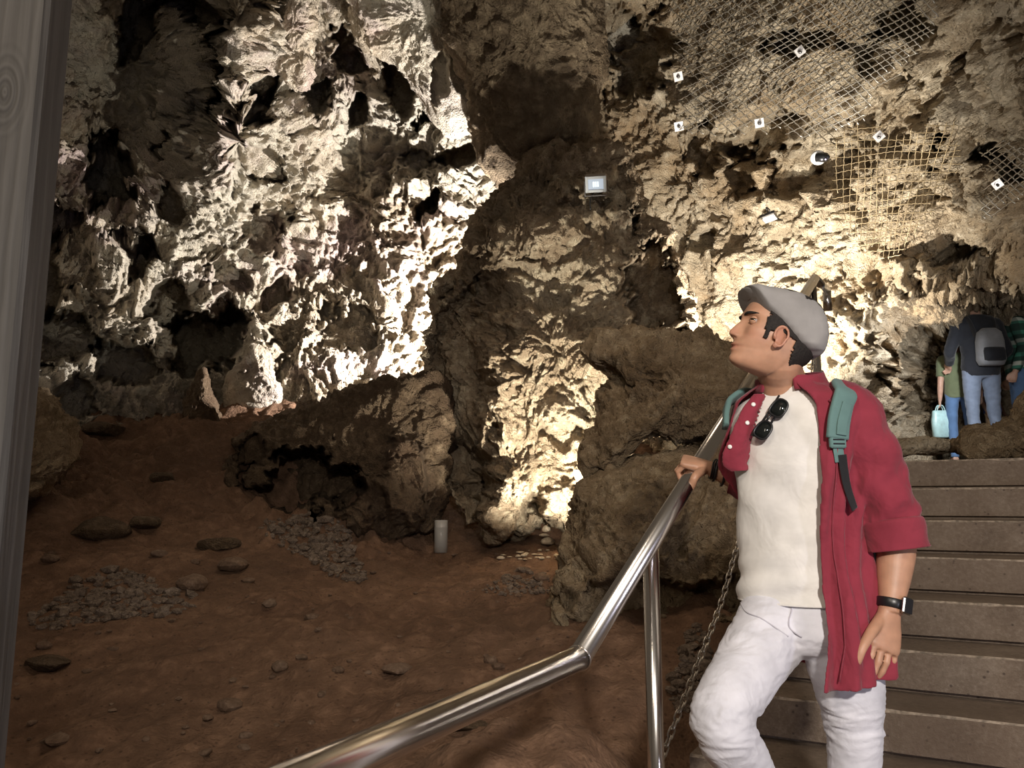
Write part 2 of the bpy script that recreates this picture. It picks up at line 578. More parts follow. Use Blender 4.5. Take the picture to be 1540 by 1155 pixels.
# ---- back wall on the left
WL_CTRL = [(-250, 0, 6.0), (-250, 400, 6.3), (-200, 760, 6.6), (60, -150, 7.0), (60, 120, 8.6), (60, 350, 8.2), (60, 600, 7.9),
           (250, -200, 7.2), (250, 100, 9.3), (230, 250, 9.1), (352, 60, 8.1), (350, 200, 8.45), (230, 400, 8.7), (200, 560, 8.6), (420, 80, 8.9), (420, 300, 9.3), (400, 500, 9.2), (380, 640, 9.0),
           (560, -200, 7.6), (560, 250, 9.5), (560, 420, 9.6), (560, 560, 9.2), (700, 120, 9.2), (700, 300, 9.6), (720, 500, 9.8),
           (850, 100, 9.6), (860, 420, 10.2), (1000, 200, 10.2), (1000, 500, 10.4), (500, 760, 8.8), (900, 760, 9.6), (100, 780, 7.8)]
WL_FEAT = [(372, 70, 46, 110, 12, -.75, .7), (318, 235, 36, 60, 10, -.55, .7), (120, 110, 60, 110, 0, -.25, .9), (210, 330, 20, 40, 20, -.4, .7), 
    (205, 45, 26, 46, 15, 1.2, .25), (272, 22, 42, 22, 0, 1.2, .25), (310, 105, 18, 62, 12, .9, .3), (262, 105, 44, 50, 0, -.35, .8),
    (164, 248, 34, 50, -10, 1.4, .25), (395, 145, 15, 52, 16, 1.2, .2), (90, 335, 30, 30, 0, .8, .4), (60, 300, 16, 24, 0, .5, .4),
    (520, 75, 20, 48, -8, 1.1, .25), (470, 150, 26, 30, 30, .7, .4), (606, 128, 22, 48, -14, 1.1, .3), (552, 110, 30, 36, 0, .35, .5), (545, 165, 14, 20, 0, .8, .3),
    (645, 305, 12, 26, 40, .8, .3), (690, 235, 40, 14, -12, .7, .4), (620, 235, 44, 16, 18, .45, .4),
    (395, 345, 34, 34, 0, .45, .4), (385, 240, 40, 24, 20, .4, .3), (345, 210, 26, 22, 0, -.2, .6),
    (310, 515, 60, 42, -25, 1.4, .3), (255, 455, 30, 30, 0, .9, .4), (100, 500, 42, 40, 30, .9, .4), (190, 545, 44, 30, 25, .8, .4), (75, 420, 26, 48, 0, .6, .4),
    (520, 492, 44, 38, -20, .5, .25), (470, 330, 40, 60, 0, -.12, .9), (250, 300, 24, 24, 0, .5, .4), (245, 220, 12, 18, 0, .5, .4),
    (200, 360, 34, 26, 30, .7, .4), (215, 390, 16, 34, 20, .7, .3), (415, 440, 22, 20, 0, .5, .4), (345, 420, 30, 22, 20, .5, .4), (330, 470, 24, 20, 0, .6, .4),
    (235, 155, 26, 22, 0, -.28, .5), (165, 400, 30, 50, 20, -.35, .7), (200, 480, 34, 46, -30, -.3, .7), (120, 590, 26, 30, 0, .5, .4),
    (385, 530, 36, 44, 0, -.5, .5), (640, 400, 50, 60, 0, -.15, .9), (610, 300, 60, 60, 0, -.2, .9)]
wall_left, WLG = rock_sheet('wall_left', -260, 1010, -210, 740, 2.05, WL_CTRL, WL_FEAT, M_WALL, seed=3, big=.42, mid=.34, small=.12, pits=.22, fine=.045)
tag(wall_left, kind='structure', label='tall cave wall of pale pitted limestone lit by a hidden floodlight, left of the central rock')

# ---- right wall and roof over the stairs
WR_CTRL = [(880, -200, 7.0), (880, 200, 9.3), (880, 520, 9.8), (980, 60, 8.6), (1000, 300, 8.8), (1010, 520, 9.0), (1130, -200, 5.8), (1140, 100, 7.3), (1160, 300, 7.9), (1150, 450, 8.0),
           (1160, 640, 8.0), (1300, -180, 4.8), (1300, 80, 6.2), (1300, 250, 6.9), (1300, 420, 7.1), (1290, 560, 7.2), (1330, 720, 7.0),
           (1440, 60, 5.3), (1440, 250, 6.0), (1440, 420, 6.6), (1430, 560, 8.4), (1420, 720, 8.4), (1560, -160, 4.0), (1560, 80, 4.7), (1560, 260, 5.3), (1560, 420, 6.2), (1560, 560, 9.0), (1560, 720, 9.0),
           (1750, 100, 4.0), (1750, 420, 5.0), (1750, 700, 6.6)]
WR_FEAT = [(960, 85, 44, 62, 10, .7, .4), (930, 40, 30, 30, 0, .5, .5), (1060, 225, 34, 36, 0, .45, .4), (1130, 215, 36, 30, 0, .5, .35), (1115, 250, 20, 36, 0, .5, .3), (1185, 262, 30, 34, 0, .35, .4),
           (1345, 40, 40, 24, -35, .7, .4), (1190, 65, 40, 24, -20, .6, .4), (1290, 90, 34, 26, 30, .4, .4), (1408, 225, 18, 34, 8, .8, .35), (1340, 180, 90, 34, -35, .3, .9), (1510, 240, 34, 20, 15, .6, .4),
           (1050, 365, 22, 18, 0, .4, .4), (1230, 300, 26, 22, 20, -.22, .5), (1440, 385, 34, 12, -10, .5, .4), (1500, 440, 26, 10, 0, .5, .4),
           (1370, 470, 120, 60, -8, -.35, .9), (1300, 545, 60, 26, -20, -.3, .6), (1385, 530, 24, 30, 40, .5, .35), (1350, 560, 26, 30, 0, -.3, .5), (1370, 600, 22, 26, 0, .35, .4), (1320, 600, 20, 40, 20, -.25, .6)]
wall_right, WRG = rock_sheet('wall_right', 870, 1760, -210, 740, 2.4, WR_CTRL, WR_FEAT, M_WALL_R, seed=21, big=.32, mid=.20, small=.075, pits=.12, fine=.022, s=1.25)
tag(wall_right, kind='structure', label='tan limestone cave wall and overhang above the stairs, right side')

# ---- rock column coming down from the roof and the pale drape beside it
col_ctrl = [(600, -200, 6.6), (720, 100, 7.7), (900, -150, 6.6), (900, 220, 8.0), (780, 280, 8.2), (560, 150, 8.3)]
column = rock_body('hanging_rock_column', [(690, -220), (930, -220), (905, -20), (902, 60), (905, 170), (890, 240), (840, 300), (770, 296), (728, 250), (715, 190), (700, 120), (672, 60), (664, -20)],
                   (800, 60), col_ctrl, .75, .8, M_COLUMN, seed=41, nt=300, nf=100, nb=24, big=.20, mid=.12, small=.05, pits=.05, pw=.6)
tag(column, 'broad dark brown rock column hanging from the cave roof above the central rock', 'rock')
drape = rock_body('limestone_drape', [(500, -230), (720, -230), (716, -10), (722, 100), (716, 190), (690, 215), (660, 192), (628, 140), (600, 98), (556, 84), (530, 60), (520, -10)],
                  (640, 20), [(500, -200, 7.6), (700, -200, 7.4), (640, 60, 8.45), (560, 60, 8.5), (700, 210, 8.8)], .45, .5, M_WALL, seed=47, nt=280, nf=90, nb=20, big=.10, mid=.10, small=.035, pits=.04, fine=.012,
                  feats=[(660, 110, 16, 34, -8, .25, .5), (700, 60, 60, 12, 80, -.1, .8)])
tag(drape, 'pale smooth limestone drape with scalloped lower edge at top, left of the dark column', 'rock')
drape2 = rock_body('limestone_pendant', [(420, -230), (520, -230), (486, 10), (480, 80), (470, 130), (448, 140), (425, 120), (392, 100), (362, 112), (354, 80), (370, 50), (410, 20)],
                   (440, 40), [(420, -200, 7.5), (500, -200, 7.5), (440, 100, 8.5), (360, 80, 8.5)], .35, .4, M_WALL, seed=53, nt=220, nf=70, nb=18, big=.10, mid=.12, small=.04, pits=.06)
tag(drape2, 'pale knobbly limestone pendant at the top of the left wall above a slit shaped hole', 'rock')

# ---- central rock
pc_ctrl = [(800, 240, 7.35), (950, 250, 7.35), (655, 480, 7.6), (1020, 470, 7.3), (820, 480, 7.2), (660, 700, 7.3), (900, 700, 6.9), (780, 820, 6.8)]
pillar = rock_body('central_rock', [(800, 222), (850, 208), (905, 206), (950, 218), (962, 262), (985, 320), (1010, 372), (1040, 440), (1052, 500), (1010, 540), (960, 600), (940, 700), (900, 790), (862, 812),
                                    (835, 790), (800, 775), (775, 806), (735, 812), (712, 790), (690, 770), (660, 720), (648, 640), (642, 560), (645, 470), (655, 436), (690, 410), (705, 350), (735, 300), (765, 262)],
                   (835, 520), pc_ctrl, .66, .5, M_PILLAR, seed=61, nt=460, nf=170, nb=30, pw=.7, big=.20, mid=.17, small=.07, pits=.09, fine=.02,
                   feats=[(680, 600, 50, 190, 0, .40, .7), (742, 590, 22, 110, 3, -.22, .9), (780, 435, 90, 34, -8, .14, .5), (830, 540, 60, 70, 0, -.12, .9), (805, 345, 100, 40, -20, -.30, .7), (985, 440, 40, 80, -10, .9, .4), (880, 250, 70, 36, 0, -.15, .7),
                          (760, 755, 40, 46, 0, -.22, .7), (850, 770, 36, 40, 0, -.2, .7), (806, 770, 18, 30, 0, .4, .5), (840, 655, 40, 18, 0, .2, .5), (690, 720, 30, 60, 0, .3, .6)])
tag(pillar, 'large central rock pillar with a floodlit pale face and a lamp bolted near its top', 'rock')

# ---- boulders between the rock and the stairs
b1 = rock_body('boulder', [(905, 506), (960, 500), (1040, 508), (1120, 520), (1190, 540), (1210, 600), (1180, 645), (1080, 652), (1010, 650), (960, 668), (915, 705), (876, 735), (870, 700), (885, 640), (915, 590), (938, 560), (900, 545), (874, 525)],
               (1030, 590), [(880, 520, 5.9), (1180, 560, 5.3), (900, 700, 5.4), (1080, 600, 5.4)], .55, .6, M_BOULDER, seed=71, nt=320, nf=110, nb=24, pw=.6, big=.12, mid=.13, small=.05, pits=.05, fine=.02,
               feats=[(950, 560, 50, 16, 10, .1, .8)])
tag(b1, 'rounded brown boulder behind the man at chin height, upper of two beside the handrail', 'boulder')
b2 = rock_body('boulder', [(905, 722), (960, 704), (1030, 684), (1120, 682), (1200, 690), (1210, 800), (1190, 900), (1120, 960), (1020, 980), (940, 950), (850, 960), (820, 945), (842, 890), (855, 820), (866, 748)],
               (1020, 800), [(860, 720, 5.2), (1180, 720, 4.9), (850, 920, 4.7), (1150, 930, 4.4), (1010, 800, 4.9)], .55, .3, M_BOULDER, seed=79, nt=340, nf=120, nb=24, pw=.55, big=.12, mid=.13, small=.05, pits=.05, fine=.013,
               feats=[(1000, 900, 150, 26, -6, .22, .9), (960, 780, 60, 60, 0, -.1, .9)])
tag(b2, 'large lumpy brown boulder beneath the gripped handrail, lower of two beside the stairs', 'boulder')

# ---- rock outcrop left of the central rock
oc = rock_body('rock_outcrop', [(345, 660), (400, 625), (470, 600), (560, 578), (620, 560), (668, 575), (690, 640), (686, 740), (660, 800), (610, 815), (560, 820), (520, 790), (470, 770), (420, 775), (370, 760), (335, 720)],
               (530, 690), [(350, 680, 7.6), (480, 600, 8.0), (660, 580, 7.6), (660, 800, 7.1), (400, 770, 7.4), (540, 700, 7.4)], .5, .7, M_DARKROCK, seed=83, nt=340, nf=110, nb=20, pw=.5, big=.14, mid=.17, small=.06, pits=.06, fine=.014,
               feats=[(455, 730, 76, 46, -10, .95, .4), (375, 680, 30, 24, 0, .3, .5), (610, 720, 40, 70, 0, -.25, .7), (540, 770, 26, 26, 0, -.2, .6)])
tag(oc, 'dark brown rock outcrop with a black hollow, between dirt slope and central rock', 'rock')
lr = rock_body('boulder', [(-120, 560), (30, 575), (70, 590), (95, 630), (118, 680), (108, 715), (70, 740), (20, 760), (-60, 770), (-140, 740)],
               (0, 670), [(-100, 600, 5.6), (90, 640, 6.1), (0, 750, 5.6)], .5, .6, M_BOULDER, seed=89, nt=240, nf=80, nb=20, pw=.6, big=.12, mid=.14, small=.05, pits=.05)
tag(lr, 'brown boulder at the left edge beside the grey wooden post', 'boulder')
st = rock_body('stalagmite', [(270, 640), (285, 580), (298, 550), (312, 552), (318, 585), (338, 640), (300, 660)], (303, 605), [(300, 600, 8.4)], .25, .3, M_DARKROCK, seed=91, nt=100, nf=34, nb=14, big=.04, mid=.05, small=.02, pits=.02)
tag(st, 'short pointed stalagmite rising from the dirt below the left wall', 'stalagmite')
st2 = rock_body('flowstone_cone', [(340, 575), (362, 520), (382, 472), (395, 490), (412, 545), (425, 600), (380, 640), (345, 620)], (384, 560), [(384, 560, 8.8)], .28, .3, M_WALL, seed=93, nt=120, nf=40, nb=14, big=.05, mid=.06, small=.03, pits=.02)
tag(st2, 'pale flowstone cone with bright crest at the foot of the left wall', 'stalagmite')

# ---- ground
GC = []
for (x, y, Z) in [(500, 1155, 2.9), (0, 1155, 3.2), (-200, 1000, 3.6), (0, 900, 4.8), (300, 1000, 4.0), (300, 870, 5.2), (660, 832, 6.7), (830, 832, 6.2), (600, 900, 5.0), (800, 1000, 3.8), (200, 790, 6.1), (300, 700, 7.3),
                  (140, 650, 8.0), (450, 620, 8.5), (700, 1155, 2.7), (850, 1000, 3.7), (880, 930, 4.4), (1000, 1000, 3.5), (1060, 960, 3.9), (420, 800, 6.3), (540, 830, 6.3), (60, 780, 5.8), (900, 1155, 2.5), (975, 1150, 2.3)]:
    q = P(x, y, Z); GC.append((q[0], q[1], q[2]))
GC += [(.55, 2.3, .0), (1.2, 2.3, .1), (.9, 3.1, .3), (1.6, 2.8, .3), (2.2, 2.3, .2), (2.0, 4.0, .8), (-3.5, 1.5, .1), (0.2, 1.2, .0), (-1.5, .6, .0), (-5.5, 3, .4), (-6, 7, 1.6), (2.5, 9.5, 2.2), (0.5, 9.5, 2.3), (-2, 10, 2.7), (1.6, 7.0, .95), (1.5, 6.0, .9), (2.2, 7.6, 1.1), (1.2, 8.5, 1.5), (1.3, 4.8, 1.0), (-6, 10, 2.6), (0.0, 0.2, -.02)]
gx = np.arange(-5.6, 2.4, .024); gy = np.arange(0.5, 9.6, .024)
GX, GY = np.meshgrid(gx, gy)
def ground_z(x, y):
    return rbf(GC, np.asarray(x, float), np.asarray(y, float), 1.0)
GZ0 = ground_z(GX, GY)
gp = np.stack([GX, GY, GZ0], -1)
gd = .10 * fbm(gp * 1.1, 3, 301) + .07 * fbm(gp * 2.6, 3, 305, .5, 'b') + .030 * fbm(gp * 9, 3, 309, .6) + .012 * fbm(gp * 30, 2, 313)
w1, w2, cid = worley(gp * 5.0 + fbm(gp * 3, 2, 330)[..., None] * .4, 317)
patch = sstep(.0, .25, fbm(gp * .9, 3, 321))
gd = gd + .05 * sstep(.42, .1, w1) * (cid > .55) * patch
far = sstep(5.3, 6.8, GY) * sstep(-.2, -1.2, GX)
gd = gd + far * (.20 * fbm(gp * 1.7 + 3, 4, 341, .55, 'b') + .10 * (cid - .5) * sstep(0, .2, w2 - w1) + .05 * fbm(gp * 6, 3, 347, .6, 'b'))
hq = P(455, 735, 7.6)
gd = gd - .75 * np.exp(-((GX - hq[0]) ** 2 + ((GY - hq[1]) / 1.3) ** 2) / .40 ** 2)      # the black hollow under the outcrop
GZ = GZ0 + gd
floor = mesh_obj('floor', np.stack([GX, GY, GZ], -1).reshape(-1, 3), grid_faces(len(gy), len(gx)), M_SOIL)
tag(floor, kind='structure', label='sloping reddish brown dirt cave floor')
def gz(x, y):
    i = int(np.clip(round((y - gy[0]) / .024), 0, len(gy) - 1)); j = int(np.clip(round((x - gx[0]) / .024), 0, len(gx) - 1))
    return float(GZ[i, j])
def ground_hit(px, py):
    """where the ray through a pixel meets the dirt floor"""
    lo = None
    for Z in np.arange(1.0, 9.4, .02):
        q = P(px, py, Z)
        if q[2] < gz(q[0], q[1]): return q
    return P(px, py, 6.0)

# ================================================================== stairs, handrail, chain, post
YAW = math.radians(29.0)
UD = np.array([math.sin(YAW), math.cos(YAW), 0.0])      # up the stairs
ED = np.array([math.cos(YAW), -math.sin(YAW), 0.0])     # along the nosings, to the right
B0 = np.array([0.149, 1.785, 0.0])                      # foot of the rail's bend
RISE, TREAD, U5 = 0.148, 0.280, 1.36
def st_pt(u, e, z): return B0 + UD * u + ED * e + np.array([0, 0, z])
def nos(i): return U5 - (5 - i) * TREAD

def concrete():
    m, nt, b = nmat('stained_concrete')
    g = geo_pos(nt)
    a = tex(nt, 'ShaderNodeTexNoise', 5, 6, g, Roughness=.65)
    c = ramp(nt, a.outputs[0], [(.3, (.12, .083, .056)), (.5, (.195, .142, .10)), (.7, (.27, .21, .155))])
    f = tex(nt, 'ShaderNodeTexNoise', 60, 5, g, Roughness=.75)
    c = mix(nt, .45, c, ramp(nt, f.outputs[0], [(.32, (.12, .085, .06)), (.5, (.19, .14, .10)), (.7, (.33, .27, .21))]))
    v = tex(nt, 'ShaderNodeTexVoronoi', 24, 0, g)
    sp = ramp(nt, v.outputs['Distance'], [(.07, .8), (.15, .0)])
    c = mix(nt, sp, c, (.06, .04, .03))
    s = tex(nt, 'ShaderNodeTexNoise', 1.8, 3, g)
    c = mix(nt, ramp(nt, s.outputs[0], [(.45, 0.), (.68, .6)]), c, (.135, .09, .06))
    nt.links.new(c, b.inputs['Base Color']); b.inputs['Roughness'].default_value = .8
    bp = N(nt, 'ShaderNodeBump'); bp.inputs['Strength'].default_value = .5; bp.inputs['Distance'].default_value = .012
    nt.links.new(f.outputs[0], bp.inputs['Height']); nt.links.new(bp.outputs[0], b.inputs['Normal'])
    return m
M_CONC = concrete()
M_CONC_EDGE = simple('pale_nosing_highlight', (.30, .24, .18), .85, noise=.55, nscale=55)  # nosing highlight painted as a noisy pale stripe

stairs = empty('stairs', tuple(st_pt(0, .6, 0)), 'concrete stairs with pale edges climbing to the right behind the man', 'stairs')
rs = np.random.RandomState(4)
E0, E1 = -.10, 1.95
TOP = 11
for i in range(1, TOP + 1):
    # each step is a block with a slightly wandering, chipped front edge and an undercut joint
    u0 = nos(i); u1 = u0 + TREAD + (.16 if i < TOP else .9)
    z1 = RISE * i; zb = z1 - RISE - .10
    ne = 44
    es = np.linspace(E0, E1, ne)
    jit = .006 * fbm(np.stack([es * 3, 0 * es + i * 5.3, 0 * es], -1), 3, 600) + .003 * rs.randn(ne)
    prof = []
    for e, j in zip(es, jit):
        ch = .005 + abs(j) * .9
        prof.append([st_pt(u0 + .035, e, zb), st_pt(u0 + .035, e, z1 - RISE + .010), st_pt(u0 + .002 + j * .4, e, z1 - RISE + .016), st_pt(u0 + j * .6, e, z1 - ch),
                     st_pt(u0 + ch, e, z1 + j * .2), st_pt(u0 + .12, e, z1 + j * .15), st_pt(u1, e, z1), st_pt(u1, e, zb)])
    prof = np.array(prof)
    v, f = loft([p for p in prof])
    mb = MB().add(v, f)
    o = mb.build('step', M_CONC, stairs, smooth=False)
    o.data.materials.append(M_CONC_EDGE)
    for k, p in enumerate(o.data.polygons):
        if len(p.vertices) == 4 and k % 8 == 3 and k < (ne - 1) * 8: p.material_index = 1
# landing at the foot of the stairs where the photographer stands
lv, lf = box(st_pt(-.55, .55, -.11), UD * .965, ED * 1.45, (0, 0, .11), .008)
landing = mesh_obj('floor_landing', lv, lf, M_CONC, None, False)
tag(landing, kind='structure', label='concrete landing at the foot of the stairs')
lv, lf = box(st_pt(-1.9, .4, -.16), UD * .39, ED * 1.8, (0, 0, .12), .008)
landing2 = mesh_obj('floor_path', lv, lf, M_CONC, None, False)
tag(landing2, kind='structure', label='concrete path below the landing')

# ---- brushed steel
def steel_mat():
    m, nt, b = nmat('brushed_steel')
    b.inputs['Metallic'].default_value = 1
    b.inputs['Base Color'].default_value = (.74, .70, .66, 1)
    b.inputs['Roughness'].default_value = .21
    return m
M_STEEL = steel_mat()
RR = .0255
A_END = np.array(P(1225, 419, 4.2)); BEND = np.array(P(870, 990, 1.785)); LOW = np.array(P(430, 1182, .95))
rail = empty('handrail', tuple(st_pt(0, 0, 0)), 'brushed steel tube handrail on round posts beside the stairs', 'handrail')
dU = (A_END - BEND) / np.linalg.norm(A_END - BEND)
dL = (LOW - BEND) / np.linalg.norm(LOW - BEND)
mb = MB()
def rail_tube(pts, r=RR, n=28): return tube(pts, r, n)
v, f = rail_tube([BEND - dU * .002, A_END]); MB().add(v, f).build('upper_rail', M_STEEL, rail)
LOW2 = BEND + dL * 1.9
v, f = rail_tube([BEND - dL * .002, LOW2]); MB().add(v, f).build('lower_rail', M_STEEL, rail)
# mitred weld bead at the bend
bis = dU - dL; bis /= np.linalg.norm(bis)
x, y, _ = frame(bis)
ring = [BEND + (RR * 1.0) * (math.cos(t) * x * 1.06 + math.sin(t) * y * 1.06) for t in np.linspace(0, 2 * math.pi, 28, endpoint=False)]
v, f = tube(ring, .0022, 8, close=True); MB().add(v, f).build('weld_bead', M_STEEL, rail)
# top return: short level run then a turned-down end
T1 = np.array(P(1243, 436, 4.75)); T2 = T1 + np.array([0, 0, -.13])
v, f = rail_tube([A_END - dU * .004, A_END + (T1 - A_END) * .5, T1]); MB().add(v, f).build('top_return', M_STEEL, rail)
v, f = rail_tube([T1 + np.array([0, 0, .012]), T2]); MB().add(v, f).build('end_drop', M_STEEL, rail)
def post_at(pt, zbot, r=.0215):
    top = np.array(pt) + np.array([0, 0, -.01])
    v, f = tube([top, np.array([pt[0], pt[1], zbot])], r, 24)
    p = MB().add(v, f).build('post', M_STEEL, rail)
    v, f = tube([np.array([pt[0], pt[1], zbot]), np.array([pt[0], pt[1], zbot + .008])], .05, 24)
    mesh_obj('base_plate', v, f, M_STEEL, p)
t1 = .148
PB = BEND + (A_END - BEND) * t1
post_at(PB, 0.05)
PT = BEND + (A_END - BEND) * .975
post_at(PT, RISE * 8 - .1)
PL = BEND + dL * 1.45
post_at(PL, 0.0)

# ---- chain: oval links hung from the upper post down beside the steps
M_CHAIN = simple('galvanised_chain', (.58, .54, .48), .34, 1.0, noise=.2, nscale=60)
CH = [P(1224, 530, 4.05), P(1215, 600, 3.9), P(1175, 700, 3.4), P(1118, 800, 2.95), P(1085, 905, 2.72), P(1045, 1010, 2.53), P(1000, 1128, 2.36), P(985, 1190, 2.28), P(976, 1260, 2.20)]
cp = catmull(CH, 400)
seg = np.linalg.norm(np.diff(cp, axis=0), axis=1); L = np.concatenate([[0], np.cumsum(seg)])
chain = empty('chain', tuple(st_pt(.3, .05, .15)), 'slack steel link chain hanging beside the steps, left of the man', 'chain')
LP = .0285
def link_mesh():
    pts = []
    for t in np.linspace(0, 2 * math.pi, 18, endpoint=False):
        c, s = math.cos(t), math.sin(t)
        pts.append([.0085 * s, 0, (.0105 * (1 if c > 0 else -1) if abs(c) > .25 else .0105 * c / .25) + .0085 * c * 1.0])
    v, f = tube(pts, .0028, 6, close=True)
    me = bpy.data.meshes.new('chain_link'); me.from_pydata([list(map(float, q)) for q in v], [], f)
    me.polygons.foreach_set('use_smooth', [True] * len(me.polygons)); me.materials.append(M_CHAIN)
    return me
lm = link_mesh()
s = 0.0; k = 0
while s < L[-1] - .03:
    p = np.array([np.interp(s, L, cp[:, q]) for q in range(3)]); p2 = np.array([np.interp(s + .02, L, cp[:, q]) for q in range(3)])
    d = Vector((p2 - p).tolist()).normalized()
    o = bpy.data.objects.new('link', lm)
    q = d.to_track_quat('Z', 'Y')
    o.rotation_mode = 'QUATERNION'
    o.rotation_quaternion = q @ Matrix.Rotation(math.radians(90 * (k % 2) + 35), 4, 'Z').to_quaternion()
    o.location = Vector(p.tolist()) - Vector(chain.location)
    link(o, chain); s += LP; k += 1

# ---- weathered wooden post at the left edge
def wood_mat():
    m, nt, b = nmat('weathered_grey_wood')
    tc = N(nt, 'ShaderNodeTexCoord')
    mp = N(nt, 'ShaderNodeMapping'); mp.inputs['Scale'].default_value = (1, 1, .06)
    nt.links.new(tc.outputs['Object'], mp.inputs[0])
    # grain bends round a knot
    wv = tex(nt, 'ShaderNodeTexWave', 15, 6, mp.outputs[0], Distortion=11.0)
    wv.inputs['Detail Scale'].default_value = 1.4
    ks = N(nt, 'ShaderNodeVectorMath', operation='SUBTRACT'); nt.links.new(tc.outputs['Object'], ks.inputs[0]); ks.inputs[1].default_value = KNOT
    km_ = N(nt, 'ShaderNodeVectorMath', operation='MULTIPLY'); nt.links.new(ks.outputs[0], km_.inputs[0]); km_.inputs[1].default_value = (1, .2, .42)
    kn = N(nt, 'ShaderNodeVectorMath', operation='LENGTH'); nt.links.new(km_.outputs[0], kn.inputs[0])
    rings = N(nt, 'ShaderNodeMath', operation='SINE'); mu = N(nt, 'ShaderNodeMath', operation='MULTIPLY'); nt.links.new(kn.outputs['Value'], mu.inputs[0]); mu.inputs[1].default_value = 620
    nt.links.new(mu.outputs[0], rings.inputs[0])
    km = ramp(nt, kn.outputs['Value'], [(.014, .9), (.045, 0.0)])
    fac = mix(nt, km, wv.outputs['Fac'], rings.outputs[0])
    c = ramp(nt, fac, [(.0, (.085, .08, .075)), (.5, (.125, .119, .112)), (1., (.165, .158, .15))])
    t = tex(nt, 'ShaderNodeTexNoise', 40, 5, mp.outputs[0], Roughness=.7)
    c = mix(nt, .5, c, ramp(nt, t.outputs[0], [(.3, (.08, .076, .072)), (.7, (.175, .168, .16))]))
    nt.links.new(c, b.inputs['Base Color']); b.inputs['Roughness'].default_value = .7
    bp = N(nt, 'ShaderNodeBump'); bp.inputs['Strength'].default_value = .4; bp.inputs['Distance'].default_value = .003
    nt.links.new(fac, bp.inputs['Height']); nt.links.new(bp.outputs[0], b.inputs['Normal'])
    return m
ZP = 1.35
pe = P(40, 370, ZP)                                   # a point on the right hand edge
pd = np.array([math.cos(math.radians(12)), math.sin(math.radians(12)), 0]); pn = np.array([-pd[1], pd[0], 0])
pc = np.array([pe[0], pe[1], 1.5]) - pd * .075 + pn * .06
KP = P(8, 140, ZP - .01)
KNOT = tuple((KP - pc).tolist())
M_WOOD = wood_mat()
v, f = box(pc, pd * .075, pn * .06, (0, 0, 1.5), .009)
post = mesh_obj('wooden_post', v, f, M_WOOD, None, False, pos=tuple(pc))
tag(post, 'weathered grey squared wooden post with a knot at the left edge of the view', 'post')

# ================================================================== people: helpers
def remesh(o, voxel, smooth_it=2, smooth_f=.5):
    """fuse overlapping shells of a mesh object into one continuous surface"""
    m = o.modifiers.new('fuse', 'REMESH'); m.mode = 'VOXEL'; m.voxel_size = voxel; m.use_smooth_shade = True
    if smooth_it:
        s = o.modifiers.new('soft', 'SMOOTH'); s.iterations = smooth_it; s.factor = smooth_f
    dg = bpy.context.evaluated_depsgraph_get(); dg.update()
    me = bpy.data.meshes.new_from_object(o.evaluated_get(dg))
    old = o.data; mats = [x for x in old.materials]
    o.modifiers.clear(); o.data = me; me.name = old.name
    me.materials.clear()
    for x in mats: me.materials.append(x)
    me.polygons.foreach_set('use_smooth', np.ones(len(me.polygons), bool))
    bpy.data.meshes.remove(old)
    return o


def get_co(o):
    a = np.empty(len(o.data.vertices) * 3, np.float32); o.data.vertices.foreach_get('co', a)
    return a.reshape(-1, 3) + np.array(world_loc(o), np.float32)


def get_no(o):
    a = np.empty(len(o.data.vertices) * 3, np.float32); o.data.vertex_normals.foreach_get('vector', a)
    return a.reshape(-1, 3)


def set_co(o, co):
    o.data.vertices.foreach_set('co', (co - np.array(world_loc(o), np.float32)).astype(np.float32).ravel()); o.data.update()


def ring(c, l, f, w, d, n=48, p=2.2, d2=None):
    t = np.arange(n) * 2 * math.pi / n
    ct, stt = np.cos(t), np.sin(t)
    e = 2.0 / p
    x = np.sign(ct) * np.abs(ct) ** e; y = np.sign(stt) * np.abs(stt) ** e
    dd = np.where(ct > 0, d, d if d2 is None else d2)
    return np.asarray(c) + (x * dd)[:, None] * np.asarray(f) + (y * w)[:, None] * np.asarray(l)


def limb(keys, n=20, seg=24, squash=None):
    """keys rows: x, y, z, radius -> tapered smooth tube"""
    K = catmull(keys, seg)
    return tube([k[:3] for k in K], [max(k[3], .002) for k in K], n)


def blob(c, ax, ay, az, n=16, m=10):
    v = []; f = []
    c = np.asarray(c, float)
    for i in range(m + 1):
        a = math.pi * i / m
        for k in range(n):
            b = 2 * math.pi * k / n
            v.append(c + np.asarray(ax) * math.sin(a) * math.cos(b) + np.asarray(ay) * math.sin(a) * math.sin(b) + np.asarray(az) * math.cos(a))
    for i in range(m):
        for k in range(n):
            f.append([i * n + k, i * n + (k + 1) % n, (i + 1) * n + (k + 1) % n, (i + 1) * n + k])
    return v, f


def unit(v):
    v = np.asarray(v, float); return v / np.linalg.norm(v)


def rot_about(v, axis, ang):
    a = unit(axis); c, s = math.cos(ang), math.sin(ang); v = np.asarray(v, float)
    return v * c + np.cross(a, v) * s + a * np.dot(a, v) * (1 - c)


